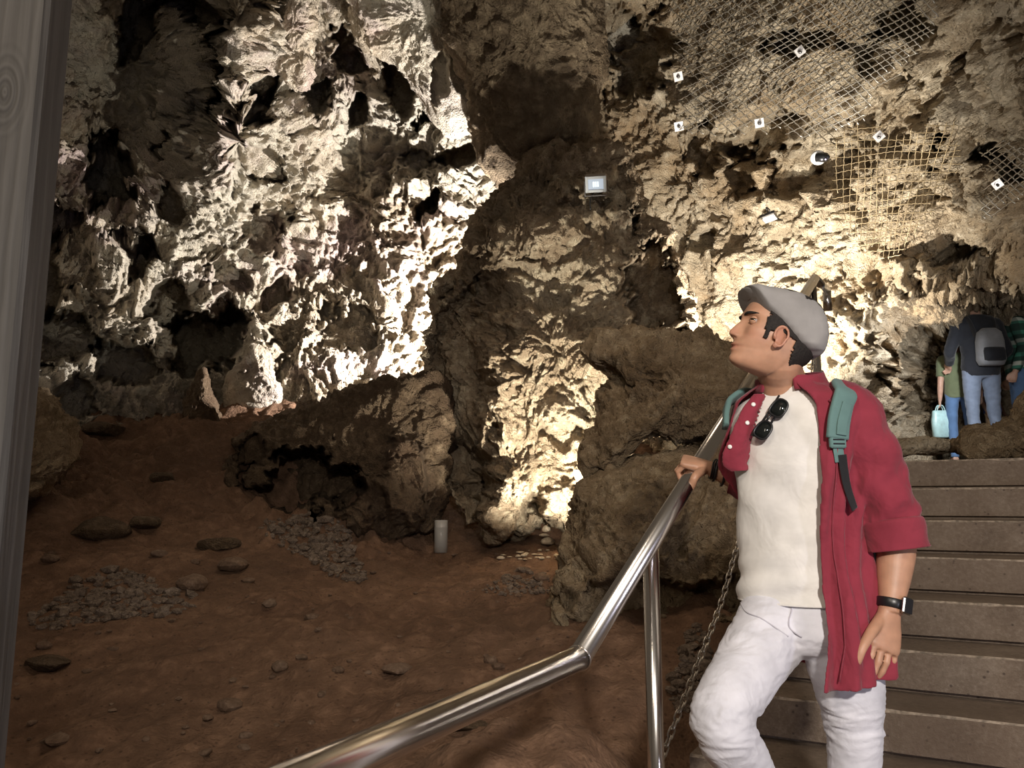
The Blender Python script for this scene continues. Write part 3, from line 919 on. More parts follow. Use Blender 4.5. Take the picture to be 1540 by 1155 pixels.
def make_hand(mb, wrist, a, n, s, curls, thumb, k=1.0, spread=.06, wr=.026):
    """palm and five fingers; a: wrist to knuckles, n: back of the hand, s: thumb side"""
    a, n, s = unit(a), unit(n), unit(s)
    rings = []
    for t, w, th in [(-.02, .026, .021), (.0, .027, .020), (.02, .031, .019), (.045, .038, .0175), (.07, .0415, .0155), (.088, .0415, .0135), (.097, .037, .010)]:
        c = np.asarray(wrist) + a * t * k + s * .003 * k
        rings.append(ring(c, s, n, w * k, th * k, 28, 2.5))
    mb.add(*loft(rings))
    tips = []
    for i, (off, ln, r) in enumerate([(.0305, .074, .0088), (.0105, .083, .0092), (-.0100, .077, .0086), (-.0295, .060, .0076)]):
        c1, c2, c3 = [math.radians(q) for q in curls[i]]
        b = np.asarray(wrist) + a * (.086 - .004 * abs(i - 1)) * k + s * off * k - n * .001
        d = unit(a + s * (off * spread / .03))
        pts = [b - d * .022 * k, b]; rad = [r * 1.0, r * 1.06]
        p = b
        for q, fr in ((c1, .46), (c2, .30), (c3, .24)):
            d = rot_about(d, np.cross(d, -n) if abs(np.dot(d, n)) < .93 else s, q) if False else rot_about(d, s, q * SGN(a, n, s))
            p1 = p + d * ln * fr * k
            pts.append(p + (p1 - p) * .5); rad.append(r * .95)
            pts.append(p1); rad.append(r * (1.02 if fr > .25 else .80))
            p = p1
            r *= .94
        pts.append(p + d * .004 * k); rad.append(r * .45)
        mb.add(*tube(pts, [q * k for q in rad], 14))
        tips.append((p, d))
    pts = [np.asarray(wrist) + a * .018 * k + s * .018 * k - n * .004 * k] + [np.asarray(q) for q in thumb]
    rr = [.0150, .0135, .0112, .0104, .0082][:len(pts)]
    K = catmull([list(p) + [r] for p, r in zip(pts, rr)], 16)
    mb.add(*tube([q[:3] for q in K], [q[3] * k for q in K], 14))
    e = K[-1]; mb.add(*blob(e[:3], (e[3] * k, 0, 0), (0, e[3] * k, 0), (0, 0, e[3] * k), 12, 8))
    return tips


def SGN(a, n, s):
    # rotation about the thumb side axis that bends the fingers toward the palm
    return 1.0 if np.dot(np.cross(s, a), -np.asarray(n)) > 0 else -1.0


def skin(name, col):
    m, nt, b = nmat(name)
    g = geo_pos(nt)
    t = tex(nt, 'ShaderNodeTexNoise', 35, 4, g)
    c = ramp(nt, t.outputs[0], [(.3, tuple(x * .88 for x in col)), (.7, tuple(min(1, x * 1.1) for x in col))])
    at = N(nt, 'ShaderNodeAttribute', attribute_name='blush')
    c = mix(nt, at.outputs['Fac'], c, (.42, .12, .09))
    nt.links.new(c, b.inputs['Base Color'])
    b.inputs['Roughness'].default_value = .48
    b.inputs['Subsurface Weight'].default_value = .12
    b.inputs['Subsurface Radius'].default_value = (1, .35, .2)
    b.inputs['Subsurface Scale'].default_value = .008
    return m


def fabric(name, col, wr=.25, wscale=18, weave=900, rough=.85, noise=.12):
    m, nt, b = nmat(name)
    g = geo_pos(nt)
    t = tex(nt, 'ShaderNodeTexNoise', 14, 4, g)
    c = ramp(nt, t.outputs[0], [(.3, tuple(x * (1 - noise) for x in col)), (.7, tuple(min(1, x * (1 + noise)) for x in col))])
    nt.links.new(c, b.inputs['Base Color']); b.inputs['Roughness'].default_value = rough
    b.inputs['Specular IOR Level'].default_value = .2
    b.inputs['Sheen Weight'].default_value = .15
    w1 = tex(nt, 'ShaderNodeTexNoise', wscale, 3, g, Distortion=.6)
    w2 = tex(nt, 'ShaderNodeTexNoise', weave, 1, g)
    b1 = N(nt, 'ShaderNodeBump'); b1.inputs['Strength'].default_value = wr; b1.inputs['Distance'].default_value = .02
    b2 = N(nt, 'ShaderNodeBump'); b2.inputs['Strength'].default_value = .25; b2.inputs['Distance'].default_value = .001
    nt.links.new(w1.outputs[0], b1.inputs['Height']); nt.links.new(b1.outputs[0], b2.inputs['Normal'])
    nt.links.new(w2.outputs[0], b2.inputs['Height']); nt.links.new(b2.outputs[0], b.inputs['Normal'])
    return m

# ================================================================== the man on the stairs
M_SKIN = skin('tanned_skin', (.50, .27, .17))
M_HAIR = simple('dark_hair', (.014, .010, .008), .8, noise=.5, nscale=150, bump=.6, bscale=260)
M_TEE = fabric('white_cotton', (.80, .77, .73), .35, 11)
M_SHIRT = fabric('wine_red_linen', (.245, .031, .050), .45, 13, 700)
M_JEANS = fabric('white_denim', (.70, .69, .74), .30, 16, 1200)
M_CAP = fabric('grey_cap_cloth', (.30, .285, .275), .22, 14, 1000)
M_TEAL = fabric('teal_webbing', (.12, .21, .20), .12, 20, 800)
M_BLACK = simple('black_plastic', (.012, .012, .013), .35)
M_BLACKCLOTH = fabric('black_cloth', (.018, .018, .02), .2, 20)
M_BUTTON = simple('pearl_button', (.85, .82, .78), .3)
M_SOLE = simple('white_rubber', (.7, .7, .68), .6)

TA = math.radians(41)
TF = np.array([-math.sin(TA), -math.cos(TA), 0]); TL = np.array([math.cos(TA), -math.sin(TA), 0]); UP = np.array([0, 0, 1.0])
def torso_c(y):
    ys = [560, 590, 620, 690, 830, 915, 960, 1010]
    return P(np.interp(y, ys, [1186, 1190, 1197, 1197, 1196, 1203, 1206, 1208]), y, np.interp(y, ys, [2.075, 2.085, 2.10, 2.10, 2.10, 2.09, 2.08, 2.07]))

man = empty('person', tuple(P(1230, 1370, 2.08)), 'man in grey flat cap and open wine red shirt over white tee, gripping the handrail', 'person')
mb = MB()
# torso (under the clothes)
prof = [(965, .10, .08), (940, .140, .104), (900, .132, .096), (830, .124, .088), (760, .126, .090), (690, .145, .100), (650, .162, .104), (620, .160, .092), (600, .125, .075), (588, .078, .062), (575, .062, .060)]
mb.add(*loft([ring(torso_c(y), TL, TF, w, d, 40, 2.3) for y, w, d in prof]))

# --- head, in its own frame: x face, y left, z up, origin between the ear canals
HT = math.radians(20); HY = math.radians(4)
hx = np.array([-math.cos(HT) * math.cos(HY), -math.cos(HT) * math.sin(HY), math.sin(HT)])
hy = np.array([math.sin(HY), -math.cos(HY), 0.0]); hz = np.cross(hx, hy)
HO = P(1168, 506, 2.02)
def HP(f, l, u): return HO + np.multiply.outer(np.asarray(f, float), hx) + np.multiply.outer(np.asarray(l, float), hy) + np.multiply.outer(np.asarray(u, float), hz)
#        u     front   nose   nsig   back   half-width
HEAD = [(.118, .010, 0, .010, -.035, .012), (.112, .045, 0, .010, -.070, .045), (.098, .068, 0, .01, -.088, .061), (.078, .084, 0, .01, -.099, .0690), (.055, .0930, 0, .01, -.1035, .0730), (.0425, .0965, 0, .010, -.1045, .0745),
        (.030, .0995, .0, .012, -.104, .0750), (.021, .0985, .0035, .013, -.104, .0748), (.010, .0935, .0085, .0085, -.103, .0740), (.0, .0915, .0140, .0085, -.1015, .0732), (-.010, .0910, .0205, .0095, -.099, .0722),
        (-.022, .0920, .0265, .0110, -.096, .0710), (-.032, .0935, .0285, .0125, -.092, .0698), (-.038, .0955, .0230, .0150, -.089, .0690), (-.0425, .0985, .0100, .0145, -.087, .0680), (-.048, .1005, .0030, .012, -.084, .0668),
        (-.054, .1015, .0005, .012, -.079, .0650), (-.0595, .1018, .002, .016, -.075, .0632), (-.0665, .1000, .001, .016, -.068, .0606), (-.072, .1005, .0015, .014, -.062, .0585), (-.0835, .0985, .0005, .014, -.050, .0530),
        (-.092, .0995, .0012, .012, -.038, .0480), (-.0985, .0990, .0008, .012, -.026, .0430), (-.1055, .0925, 0, .012, -.012, .0360), (-.1105, .0760, 0, .012, .006, .0260), (-.1125, .056, 0, .01, .022, .0120)]
HK = catmull(HEAD, 110)
nth = 112
rings = []
tt = np.arange(nth) * 2 * math.pi / nth
for u, fr, na, ns, bk, hw in HK:
    hw = max(hw, .004); fr = max(fr, .01)
    ct, sn = np.cos(tt), np.sin(tt)
    pw_ = 2.25
    cx = np.sign(ct) * np.abs(ct) ** (2 / pw_); sy = np.sign(sn) * np.abs(sn) ** (2 / pw_)
    x = np.where(ct > 0, fr * cx, -bk * cx); y = hw * sy
    # cheeks taper forward below the cheekbone
    fwd = np.clip(x / .1, 0, 1)
    y = y * (1 - .20 * fwd * sstep(-.02, -.07, u))
    frontm = sstep(.2, .7, ct)
    x = x + na * np.exp(-(y / max(ns, .006)) ** 2) * frontm
    ay = np.abs(y)
    x = x - frontm * .0125 * np.exp(-((ay - .031) / .0155) ** 2 - ((u - .0075) / .0115) ** 2)        # eye sockets
    x = x + frontm * .0040 * np.exp(-((ay - .030) / .018) ** 2 - ((u - .0265) / .0065) ** 2)         # brow ridge
    x = x + frontm * .0050 * np.exp(-((ay - .046) / .016) ** 2 - ((u + .020) / .016) ** 2)           # cheekbone
    x = x - frontm * .0058 * np.exp(-(ay / .024) ** 2 - ((u + .0665) / .0027) ** 2)                  # mouth line
    x = x + frontm * .0030 * np.exp(-(ay / .020) ** 2 - ((u + .0600) / .004) ** 2)                   # lips
    x = x + frontm * .0032 * np.exp(-(ay / .018) ** 2 - ((u + .0735) / .004) ** 2)
    x = x + frontm * .0045 * np.exp(-((ay - .0125) / .0055) ** 2 - ((u + .0375) / .006) ** 2)        # nostril wings
    x = x - frontm * .006 * np.exp(-((ay - .007) / .0035) ** 2 - ((u + .0435) / .0028) ** 2)         # nostrils
    rings.append(HP(x, y, np.full(nth, u)))
mb.add(*loft(rings))
# neck
nk = [np.concatenate([HP(-.030, 0, -.020), [.058]]), np.concatenate([HP(-.026, 0, -.060), [.0565]]), np.concatenate([P(1174, 563, 2.055), [.0575]]), np.concatenate([P(1180, 585, 2.075), [.063]]), np.concatenate([P(1186, 606, 2.085), [.075]])]
mb.add(*limb(nk, 32, 20))
# ears: bowl, helix rim, lobe, tragus
for sd in (1, -1):
    ec = np.array([.018, .0735 * sd, -.026])
    def E(a, b, c): return HP(ec[0] + a, ec[1] + sd * c, ec[2] + b)
    outx = unit(hx * -.35 + hy * .94 * sd)
    hel = []
    for t in np.linspace(-.65, 1.62 * math.pi, 26):
        hel.append(E(.0165 * math.cos(t + .35) * (1.0 if math.sin(t + .35) > -.2 else .8) - .002, .0265 * math.sin(t + .35) + .002, .007 + .006 * max(0, -math.cos(t + .35))))
    mb.add(*tube(hel, [.0036] * len(hel), 8))
    v, f = blob(E(-.003, 0, .003), unit(hx + hy * .25 * sd) * .0140, outx * .0035, hz * .0235, 14, 10); mb.add(v, f)
    v, f = blob(E(.004, -.023, .004), hx * .0075, hy * .0045, hz * .0085, 12, 8); mb.add(v, f)
    v, f = blob(E(.012, -.003, .002), hx * .004, hy * .0065, hz * .0065, 10, 8); mb.add(v, f)
# arms
L_SH = P(1283, 622, 1.99); L_EL = P(1346, 795, 2.0); L_WR = P(1340, 912, 1.95)
def kk(p, r): return list(np.asarray(p)) + [r]
mb.add(*limb([kk(P(1255, 622, 2.04), .055), kk(P(1279, 630, 2.0), .054), kk(P(1316, 705, 1.99), .048), kk(L_EL, .044), kk(P(1347, 830, 1.985), .0455), kk(P(1344, 870, 1.965), .038), kk(P(1341, 900, 1.95), .0300), kk(P(1339, 921, 1.945), .027)], 28, 40))
R_SH = P(1143, 626, 2.21); R_EL = P(1186, 765, 2.33); R_WR = P(1074, 706, 2.415)
mb.add(*limb([kk(P(1158, 622, 2.17), .056), kk(R_SH, .050), kk(P(1155, 690, 2.28), .049), kk(R_EL, .043), kk(P(1150, 742, 2.36), .042), kk(P(1112, 722, 2.39), .035), kk(P(1085, 711, 2.41), .0285), kk(P(1070, 705, 2.415), .0265)], 28, 40))
# left hand hanging, thumb forward
la = unit(P(1331, 985, 1.915) - P(1340, 918, 1.945)); ls = unit(np.array([-.94, -.30, 0]) - la * np.dot([-.94, -.30, 0], la)); ln = np.cross(la, ls)
if ln[1] > 0: ln = -ln
lw = P(1339, 921, 1.945)
make_hand(mb, lw, la, ln, ls, [(2, 12, 8), (4, 16, 10), (6, 20, 12), (12, 24, 14)],
          [P(1311, 950, 1.905), P(1297, 974, 1.885), P(1290, 992, 1.885), P(1286, 1001, 1.89)], .98, .10)
# right hand on the rail
def rail_at(t): return BEND + (A_END - BEND) * t
RC = rail_at(.27)
ra = unit(P(1022, 691, 2.435) - P(1072, 705, 2.415)); rn0 = np.array([.05, -.42, .90]); rn = unit(rn0 - ra * np.dot(rn0, ra)); rs_ = np.cross(rn, ra)
if rs_[1] > 0: rs_ = -rs_
rw = P(1070, 704, 2.415)
make_hand(mb, rw, ra, rn, rs_, [(62, 62, 38), (66, 62, 40), (68, 64, 40), (70, 64, 40)],
          [P(1046, 716, 2.36), P(1041, 730, 2.365), P(1036, 739, 2.385), P(1034, 743, 2.395)], .95, .05)
# legs (inside the jeans) and feet
RLEG = [(1172, 925, 2.10, .098), (1152, 962, 2.045, .089), (1121, 1010, 1.97, .079), (1086, 1072, 1.88, .0685), (1094, 1108, 1.885, .0665), (1118, 1145, 1.93, .0600), (1146, 1200, 2.0, .0570), (1172, 1262, 2.08, .0500), (1190, 1305, 2.14, .0455)]
LLEG = [(1246, 925, 2.05, .084), (1261, 965, 2.04, .085), (1273, 1015, 2.01, .0855), (1283, 1085, 2.01, .0690), (1285, 1120, 2.01, .0625), (1285, 1165, 2.02, .0590), (1287, 1250, 2.04, .0560), (1290, 1320, 2.06, .0480), (1291, 1352, 2.07, .0460)]
def leg_keys(L, k): return [kk(P(x, y, Z), r * k) for x, y, Z, r in L]
for L in (RLEG, LLEG):
    mb.add(*limb(leg_keys(L, .80), 20, 40))
    an = P(*L[-1][:3])
    if L is LLEG: toe = an + TF * .14 + np.array([0, 0, -.065]); hl = an - TF * .05 + np.array([0, 0, -.06])
    else: toe = an + TF * .14 + np.array([0, 0, -.115]); hl = an - TF * .05 + np.array([0, 0, -.05])
    mb.add(*limb([kk(an, .034), kk((an + hl) / 2, .034), kk(hl + TF * .02, .032), kk((hl + toe) / 2 + UP * .012, .034), kk(toe, .028), kk(toe + TF * .05, .018)], 16, 24))
body = mb.build('body', M_SKIN, man)
remesh(body, .0027, 2, .5)
# lips and cheeks carry a little more red
co = get_co(body)
q = co - HO
hf, hl_, hu = q @ hx, q @ hy, q @ hz
lips = np.exp(-(hl_ / .020) ** 2 - ((hu + .0665) / .0085) ** 2) * (hf > .08) * .75
cheek = np.exp(-((np.abs(hl_) - .05) / .02) ** 2 - ((hu + .03) / .02) ** 2) * (hf > .03) * .18
nose = np.exp(-(hl_ / .016) ** 2 - ((hu + .032) / .014) ** 2) * (hf > .1) * .28
earb = (np.abs(hl_) > .071) * (np.abs(hf - .018) < .03) * (np.abs(hu + .026) < .035) * .30
at = body.data.attributes.new('blush', 'FLOAT', 'POINT')
at.data.foreach_set('value', np.clip(lips + cheek + nose + earb, 0, 1).astype(np.float32))

# eyes, lids, brows
M_EYEW = simple('eye_white', (.32, .26, .23), .35)
M_IRIS = simple('dark_iris', (.03, .018, .01), .1)
for sd in (1, -1):
    ec = HP(.0752, .0315 * sd, .0075)
    v, f = blob(ec, hx * .0122, hy * .0122, hz * .0122, 20, 14); eye = mesh_obj('eye', v, f, M_EYEW, man)
    gd_ = unit(hx + hy * .85 * sd + hz * .05)
    v, f = blob(ec + gd_ * .0088, gd_ * .0040, unit(np.cross(gd_, hz)) * .0078, hz * .0078, 16, 10); mesh_obj('iris', v, f, M_IRIS, eye)
    lid = MB()
    for (z0, z1) in ((.0026, .0135), (-.0135, -.0032)):
        rr_ = []
        for a in np.linspace(z0, z1, 6):
            cr = math.sqrt(max(.0136 ** 2 - a * a, 1e-8))
            rr_.append([ec + hz * a + hx * cr * math.cos(b) + hy * cr * math.sin(b) for b in np.linspace(-1.5, 1.5, 18)])
        vv = [p for r_ in rr_ for p in r_]
        lid.add(vv, grid_faces(6, 18))
    lo = lid.build('eyelid', M_SKIN, man)
    sm = lo.modifiers.new('thick', 'SOLIDIFY'); sm.thickness = .0016
    br = [HP(.0985 - 9 * max(0, (y_ - .018)) ** 2 - .55 * max(0, y_ - .03), y_ * sd, .0215 + .09 * (y_ - .01) - 4.5 * max(0, y_ - .03) ** 2) for y_ in np.linspace(.008, .052, 10)]
    v, f = tube(br, [.0016, .003, .0036, .0038, .0038, .0036, .0032, .0028, .002, .001], 8); mesh_obj('eyebrow', v, f, M_HAIR, man)

# hair below the cap: shell of the skull, sides and nape
hair = MB()
nh = len(HK); keepf = []
vv = []
for (u, fr, na, ns, bk, hw), rg in zip(HK, rings):
    c = HP(-.005, 0, u)
    vv.append(c + (rg - c) * 1.055 + (np.random.RandomState(int((u + 1) * 9999)).rand(nth, 1) - .5) * .0016 * hx)
fc = grid_faces(nh, nth, True)
allv = np.concatenate(vv)
q = allv - HO; hf, hl_, hu = q @ hx, q @ hy, q @ hz
jt = .004 * perlin(allv * 160, 3)
hf = hf + jt; hu = hu + jt
ok = ((hu > -.095) & (hf < -.024 - .30 * np.clip(-.05 - hu, 0, .05))) | ((hu > -.018) & (hf < .058)) | ((hu > -.038) & (hf < .054) & (hf > .040))
ok &= ~((np.abs(hf - .018) < .019) & (np.abs(hu + .026) < .012))
hm = mesh_obj('hair', allv, fc[ok[fc].all(1)], M_HAIR, man)
sm = hm.modifiers.new('thick', 'SOLIDIFY'); sm.thickness = .004; sm.offset = 0

# flat cap: crown loft with short stitched brim
CAPK = [(.1235, .0885, .0875, .026), (.118, .0915, .0850, .046), (.110, .0955, .0790, .061), (.098, .1015, .0660, .0745), (.080, .1055, .0480, .0795), (.064, .1095, .0330, .0830), (.030, .118, .0130, .0870), (.000, .1240, -.0050, .0890), (-.030, .1225, -.0210, .0885), (-.058, .1145, -.0280, .0860),
        (-.080, .1000, -.0285, .0800), (-.098, .0815, -.0270, .0690), (-.1105, .0580, -.0190, .054), (-.1165, .0330, -.0060, .036), (-.1185, .018, .008, .012)]
CK = catmull(CAPK, 44); nr = 72
cr = []
for k_, (f_, ut, ub, wd) in enumerate(CK):
    t = np.arange(nr) * 2 * math.pi / nr
    cz = np.cos(t); sy = np.sin(t)
    zz = np.where(cz > 0, np.abs(cz) ** .8, -np.abs(cz) ** .45)
    yy = np.sign(sy) * np.abs(sy) ** .85
    mid = (ut + ub) / 2; lowm = ub + (ut - ub) * .30
    z_ = np.where(zz > 0, lowm + (ut - lowm) * zz, lowm + (lowm - ub) * zz)
    fold = .0022 * np.sin(yy * 9 + f_ * 70) * sstep(.0, -.1, f_) + .0020 * np.sin(z_ * 260 + f_ * 120) * sstep(.35, .95, np.abs(yy)) * sstep(.06, -.02, f_)
    cr.append(HP(np.full(nr, f_) + 0 * t, wd * yy * (1 + fold / .09), z_ + fold))
v, f = loft(cr)
cap = mesh_obj('flat_cap', v, f, M_CAP, man)
cap['label'] = 'grey flat cap with short stiff brim'
# brim: thin curved plate under the front of the crown
bt = []; nb_ = 25
for i, f0 in enumerate(np.linspace(.0, 1, 9)):
    row = []
    for t in np.linspace(-1, 1, nb_):
        ff = (.096 + (.1250 - .096) * f0) - .026 * t * t * (.8 + .2 * f0)
        row.append(HP(ff, .071 * t * (1 - .12 * f0),   .0640 + .0240 * f0 - .011 * t * t))
    bt.append(row)
bo = mesh_obj('brim', [p for r_ in bt for p in r_], grid_faces(9, nb_), M_CAP, cap)
sm = bo.modifiers.new('thick', 'SOLIDIFY'); sm.thickness = .0028

# --- white tee
def shell_ring(y, w, d, n=72, p=2.25, fold=0.0, ph=0.0):
    c = torso_c(y); t = np.arange(n) * 2 * math.pi / n
    r = ring(c, TL, TF, w, d, n, p)
    return r
teek = [(904, .1500, .1160), (896, .1500, .1150), (880, .1490, .112), (830, .1440, .107), (760, .145, .109), (690, .162, .116), (650, .174, .118), (622, .168, .104), (606, .140, .090), (597, .105, .078), (590, .082, .0720), (586, .0745, .069)]
TK = catmull(teek, 70)
tr = []
for y, w, d in TK:
    n = 96; t = np.arange(n) * 2 * math.pi / n
    r = ring(torso_c(y), TL, TF, w, d, n, 2.25)
    nrm = unit_rows = (r - torso_c(y)); nrm = nrm / np.linalg.norm(nrm, axis=1)[:, None]
    amp = .0045 * sstep(600, 700, y)
    fo = amp * np.sin(t * 3 + y * .045 + 1.2) + amp * .9 * np.sin(t * 5 - y * .07) * sstep(820, 700, y) + amp * 1.0 * np.sin(y * .16 + t * 2.0) * sstep(780, 870, y)
    tr.append(r + nrm * fo[:, None])
v, f = loft(tr, False)
tee = mesh_obj('white_tee', v, f, M_TEE, man)
sm = tee.modifiers.new('thick', 'SOLIDIFY'); sm.thickness = .003; sm.offset = 1
tee['label'] = 'white crew neck tee'
c0 = torso_c(588)
v, f = tube(list(ring(c0, TL, TF, .0755, .0700, 40, 2.2)), .0045, 8, close=True); mesh_obj('neckband', v, f, M_TEE, tee)
v, f = tube(list(ring(torso_c(903), TL, TF, .1515, .1172, 60, 2.25)), .0028, 6, close=True); mesh_obj('hem', v, f, M_TEE, tee)

def tee_pt(x, y, off):
    # front of the tee at that height, moved out along its facing direction
    k = [np.interp(y, TK[::-1, 0], TK[::-1, j]) for j in (1, 2)]
    best = None
    for t in np.linspace(-90, 90, 181):
        tr_ = math.radians(t); c = torso_c(y); e = 2 / 2.25
        p = c + math.cos(tr_) ** e * k[1] * TF + math.copysign(abs(math.sin(tr_)) ** e, tr_) * k[0] * TL
        dx = abs(pix(p)[0] - x)
        if best is None or dx < best[0]: best = (dx, p, unit(p - c))
    return best[1] + best[2] * off, best[2]

# --- open wine red shirt
shk = [(571, .0840, .080), (580, .0900, .084), (590, .122, .096), (606, .176, .116), (640, .202, .136), (700, .192, .138), (770, .178, .132), (850, .178, .134), (900, .190, .146), (950, .202, .156), (985, .204, .158), (1008, .205, .160)]
SK = catmull(shk, 64)
NT = 110
WR_K = lambda y: np.interp(y, [580, 606, 640, 690, 740, 1008], [1, .90, .84, .86, .88, .88])
WL_K = lambda y: np.interp(y, [640, 700, 800, 900, 1008], [1, .97, .96, 1.0, 1.0])
outer = []; inner = []
for y, w, d in SK:
    tl = math.radians(np.interp(y, [571, 600, 640, 720, 850, 950, 1008], [24, 26, 29, 33, 34, 31, 25]))
    trr = math.radians(np.interp(y, [571, 600, 640, 690, 720, 760, 850, 1008], [330, 316, 304, 293, 284, 270, 258, 250]))
    t = np.linspace(tl, trr, NT)
    c = torso_c(y)
    e = 2 / 2.25
    cx = np.sign(np.cos(t)) * np.abs(np.cos(t)) ** e; sy = np.sign(np.sin(t)) * np.abs(np.sin(t)) ** e
    wq = np.where(sy < 0, w * WR_K(y), w * WL_K(y))
    p = c + (cx * d)[:, None] * TF + (sy * wq)[:, None] * TL
    nrm = p - c; nrm /= np.linalg.norm(nrm, axis=1)[:, None]
    edge = np.exp(-((t - tl) / .20) ** 2); edger = np.exp(-((t - trr) / .28) ** 2)
    low = sstep(600, 760, y)
    fo = low * (.0125 * np.sin(t * 9.0 + .6 * math.sin(y * .011)) + .009 * np.sin(t * 17 + y * .012 + 1)) + .004 * np.sin(t * 6 + y * .05) * (1 - low) * sstep(585, 640, y)
    fo = fo + edge * (.010 * sstep(620, 720, y) + .014 * sstep(850, 1000, y))
    fl = edger * (.022 * np.exp(-((y - 690) / 42) ** 2) + .0 * np.exp(-((y - 640) / 40) ** 2) + .0)
    p = p + nrm * (fo + fl)[:, None]
    # hem dips toward the front corner
    p[:, 2] -= (sstep(960, 1008, y) * (.012 * np.cos(2 * (t - .4))))
    outer.append(p); inner.append(p - nrm * .0062)
o_ = np.array(outer); i_ = np.array(inner); ny_ = len(SK)
vv = np.concatenate([o_.reshape(-1, 3), i_.reshape(-1, 3)]); M_ = ny_ * NT
fs = grid_faces(ny_, NT).tolist(); fs2 = [[a + M_ for a in q][::-1] for q in fs]
rim = [(i * NT, (i + 1) * NT) for i in range(ny_ - 1)]
fr_ = [[a, b, b + M_, a + M_] for a, b in rim] + [[b + NT - 1, a + NT - 1, a + NT - 1 + M_, b + NT - 1 + M_] for a, b in rim]
fr_ += [[j + 1, j, j + M_, j + 1 + M_] for j in range(NT - 1)] + [[(ny_ - 1) * NT + j, (ny_ - 1) * NT + j + 1, (ny_ - 1) * NT + j + 1 + M_, (ny_ - 1) * NT + j + M_] for j in range(NT - 1)]
sh = MB().add(vv, fs + fs2 + fr_)
def sleeve(keys, fold_ph, th=.006):
    K = catmull(keys, 46); n = 40
    def rings_(sub):
        out = []; px_ = None
        for i, k in enumerate(K):
            d = unit(K[min(i + 1, 45)][:3] - K[max(i - 1, 0)][:3])
            if px_ is None: x, y, _ = frame(d)
            else: x = px_ - d * np.dot(px_, d); x /= np.linalg.norm(x); y = np.cross(d, x)
            px_ = x
            t = np.arange(n) * 2 * math.pi / n
            r = k[3] - sub + (0.0042 * np.sin(2 * t + i * .55 + fold_ph) + .003 * np.sin(3 * t - i * .8)) * sstep(4, 16, i)
            out.append(k[:3] + r[:, None] * (np.cos(t)[:, None] * x + np.sin(t)[:, None] * y))
        return out
    a = rings_(0); b = rings_(th)
    v = np.concatenate(a + b); m = 46 * n
    f = grid_faces(46, n, True).tolist(); f2 = [[q + m for q in w_][::-1] for w_ in f]
    e = [[45 * n + (j + 1) % n, 45 * n + j, 45 * n + j + m, 45 * n + (j + 1) % n + m] for j in range(n)]
    e += [[j, (j + 1) % n, (j + 1) % n + m, j + m] for j in range(n)]
    sh.add(v, f + f2 + e)
sleeve([kk(P(1252, 612, 2.05), .070), kk(P(1276, 624, 2.01), .076), kk(P(1304, 678, 1.99), .072), kk(P(1326, 735, 1.985), .067), kk(P(1342, 785, 1.985), .0655), kk(P(1347, 812, 1.98), .066)], 0)
sleeve([kk(P(1164, 614, 2.15), .066), kk(P(1142, 630, 2.21), .064), kk(P(1158, 690, 2.28), .062), kk(P(1182, 745, 2.33), .064), kk(P(1150, 738, 2.37), .056), kk(P(1116, 722, 2.39), .050)], 2)
# the right front hangs away from the chest like a lapel
lb = [tee_pt(x, y, -.014)[0] for x, y in ((1150, 596), (1142, 618), (1134, 645), (1126, 676), (1122, 698), (1121, 708))]
la_ = []
for (x, y), q in zip(((1134, 592), (1116, 615), (1102, 645), (1087, 680), (1088, 701), (1101, 710)), lb):
    la_.append(P(x, y, q[1] - .015))
oa = catmull([list(q) for q in la_], 30); ob = catmull([list(q) for q in lb], 30)
fl_ = np.array([[a_ + (b_ - a_) * t_ + np.array([0, -.018, 0]) * math.sin(t_ * math.pi) for t_ in np.linspace(0, 1, 14)] for a_, b_ in zip(oa, ob)])
ft_ = fl_ + np.array([.004, .006, 0])
v_ = np.concatenate([fl_.reshape(-1, 3), ft_.reshape(-1, 3)]); M2 = 30 * 14
f_ = grid_faces(30, 14).tolist(); f_ += [[q + M2 for q in r_][::-1] for r_ in f_]
f_ += [[i * 14, (i + 1) * 14, (i + 1) * 14 + M2, i * 14 + M2] for i in range(29)] + [[(i + 1) * 14 + 13, i * 14 + 13, i * 14 + 13 + M2, (i + 1) * 14 + 13 + M2] for i in range(29)]
f_ += [[j + 1, j, j + M2, j + 1 + M2] for j in range(13)] + [[29 * 14 + j, 29 * 14 + j + 1, 29 * 14 + j + 1 + M2, 29 * 14 + j + M2] for j in range(13)]
sh.add(v_, f_)
shirt = sh.build('red_shirt', M_SHIRT, man)
remesh(shirt, .0034, 3, .5)
co = get_co(shirt); no = get_no(shirt)
wr_ = .004 * fbm(co * np.array([16, 16, 6]), 3, 700, .6, 'r') + .003 * fbm(co * 26, 2, 707, .6)
set_co(shirt, co + no * wr_[:, None])
shirt['label'] = 'open wine red button shirt with sleeves rolled to the elbow'
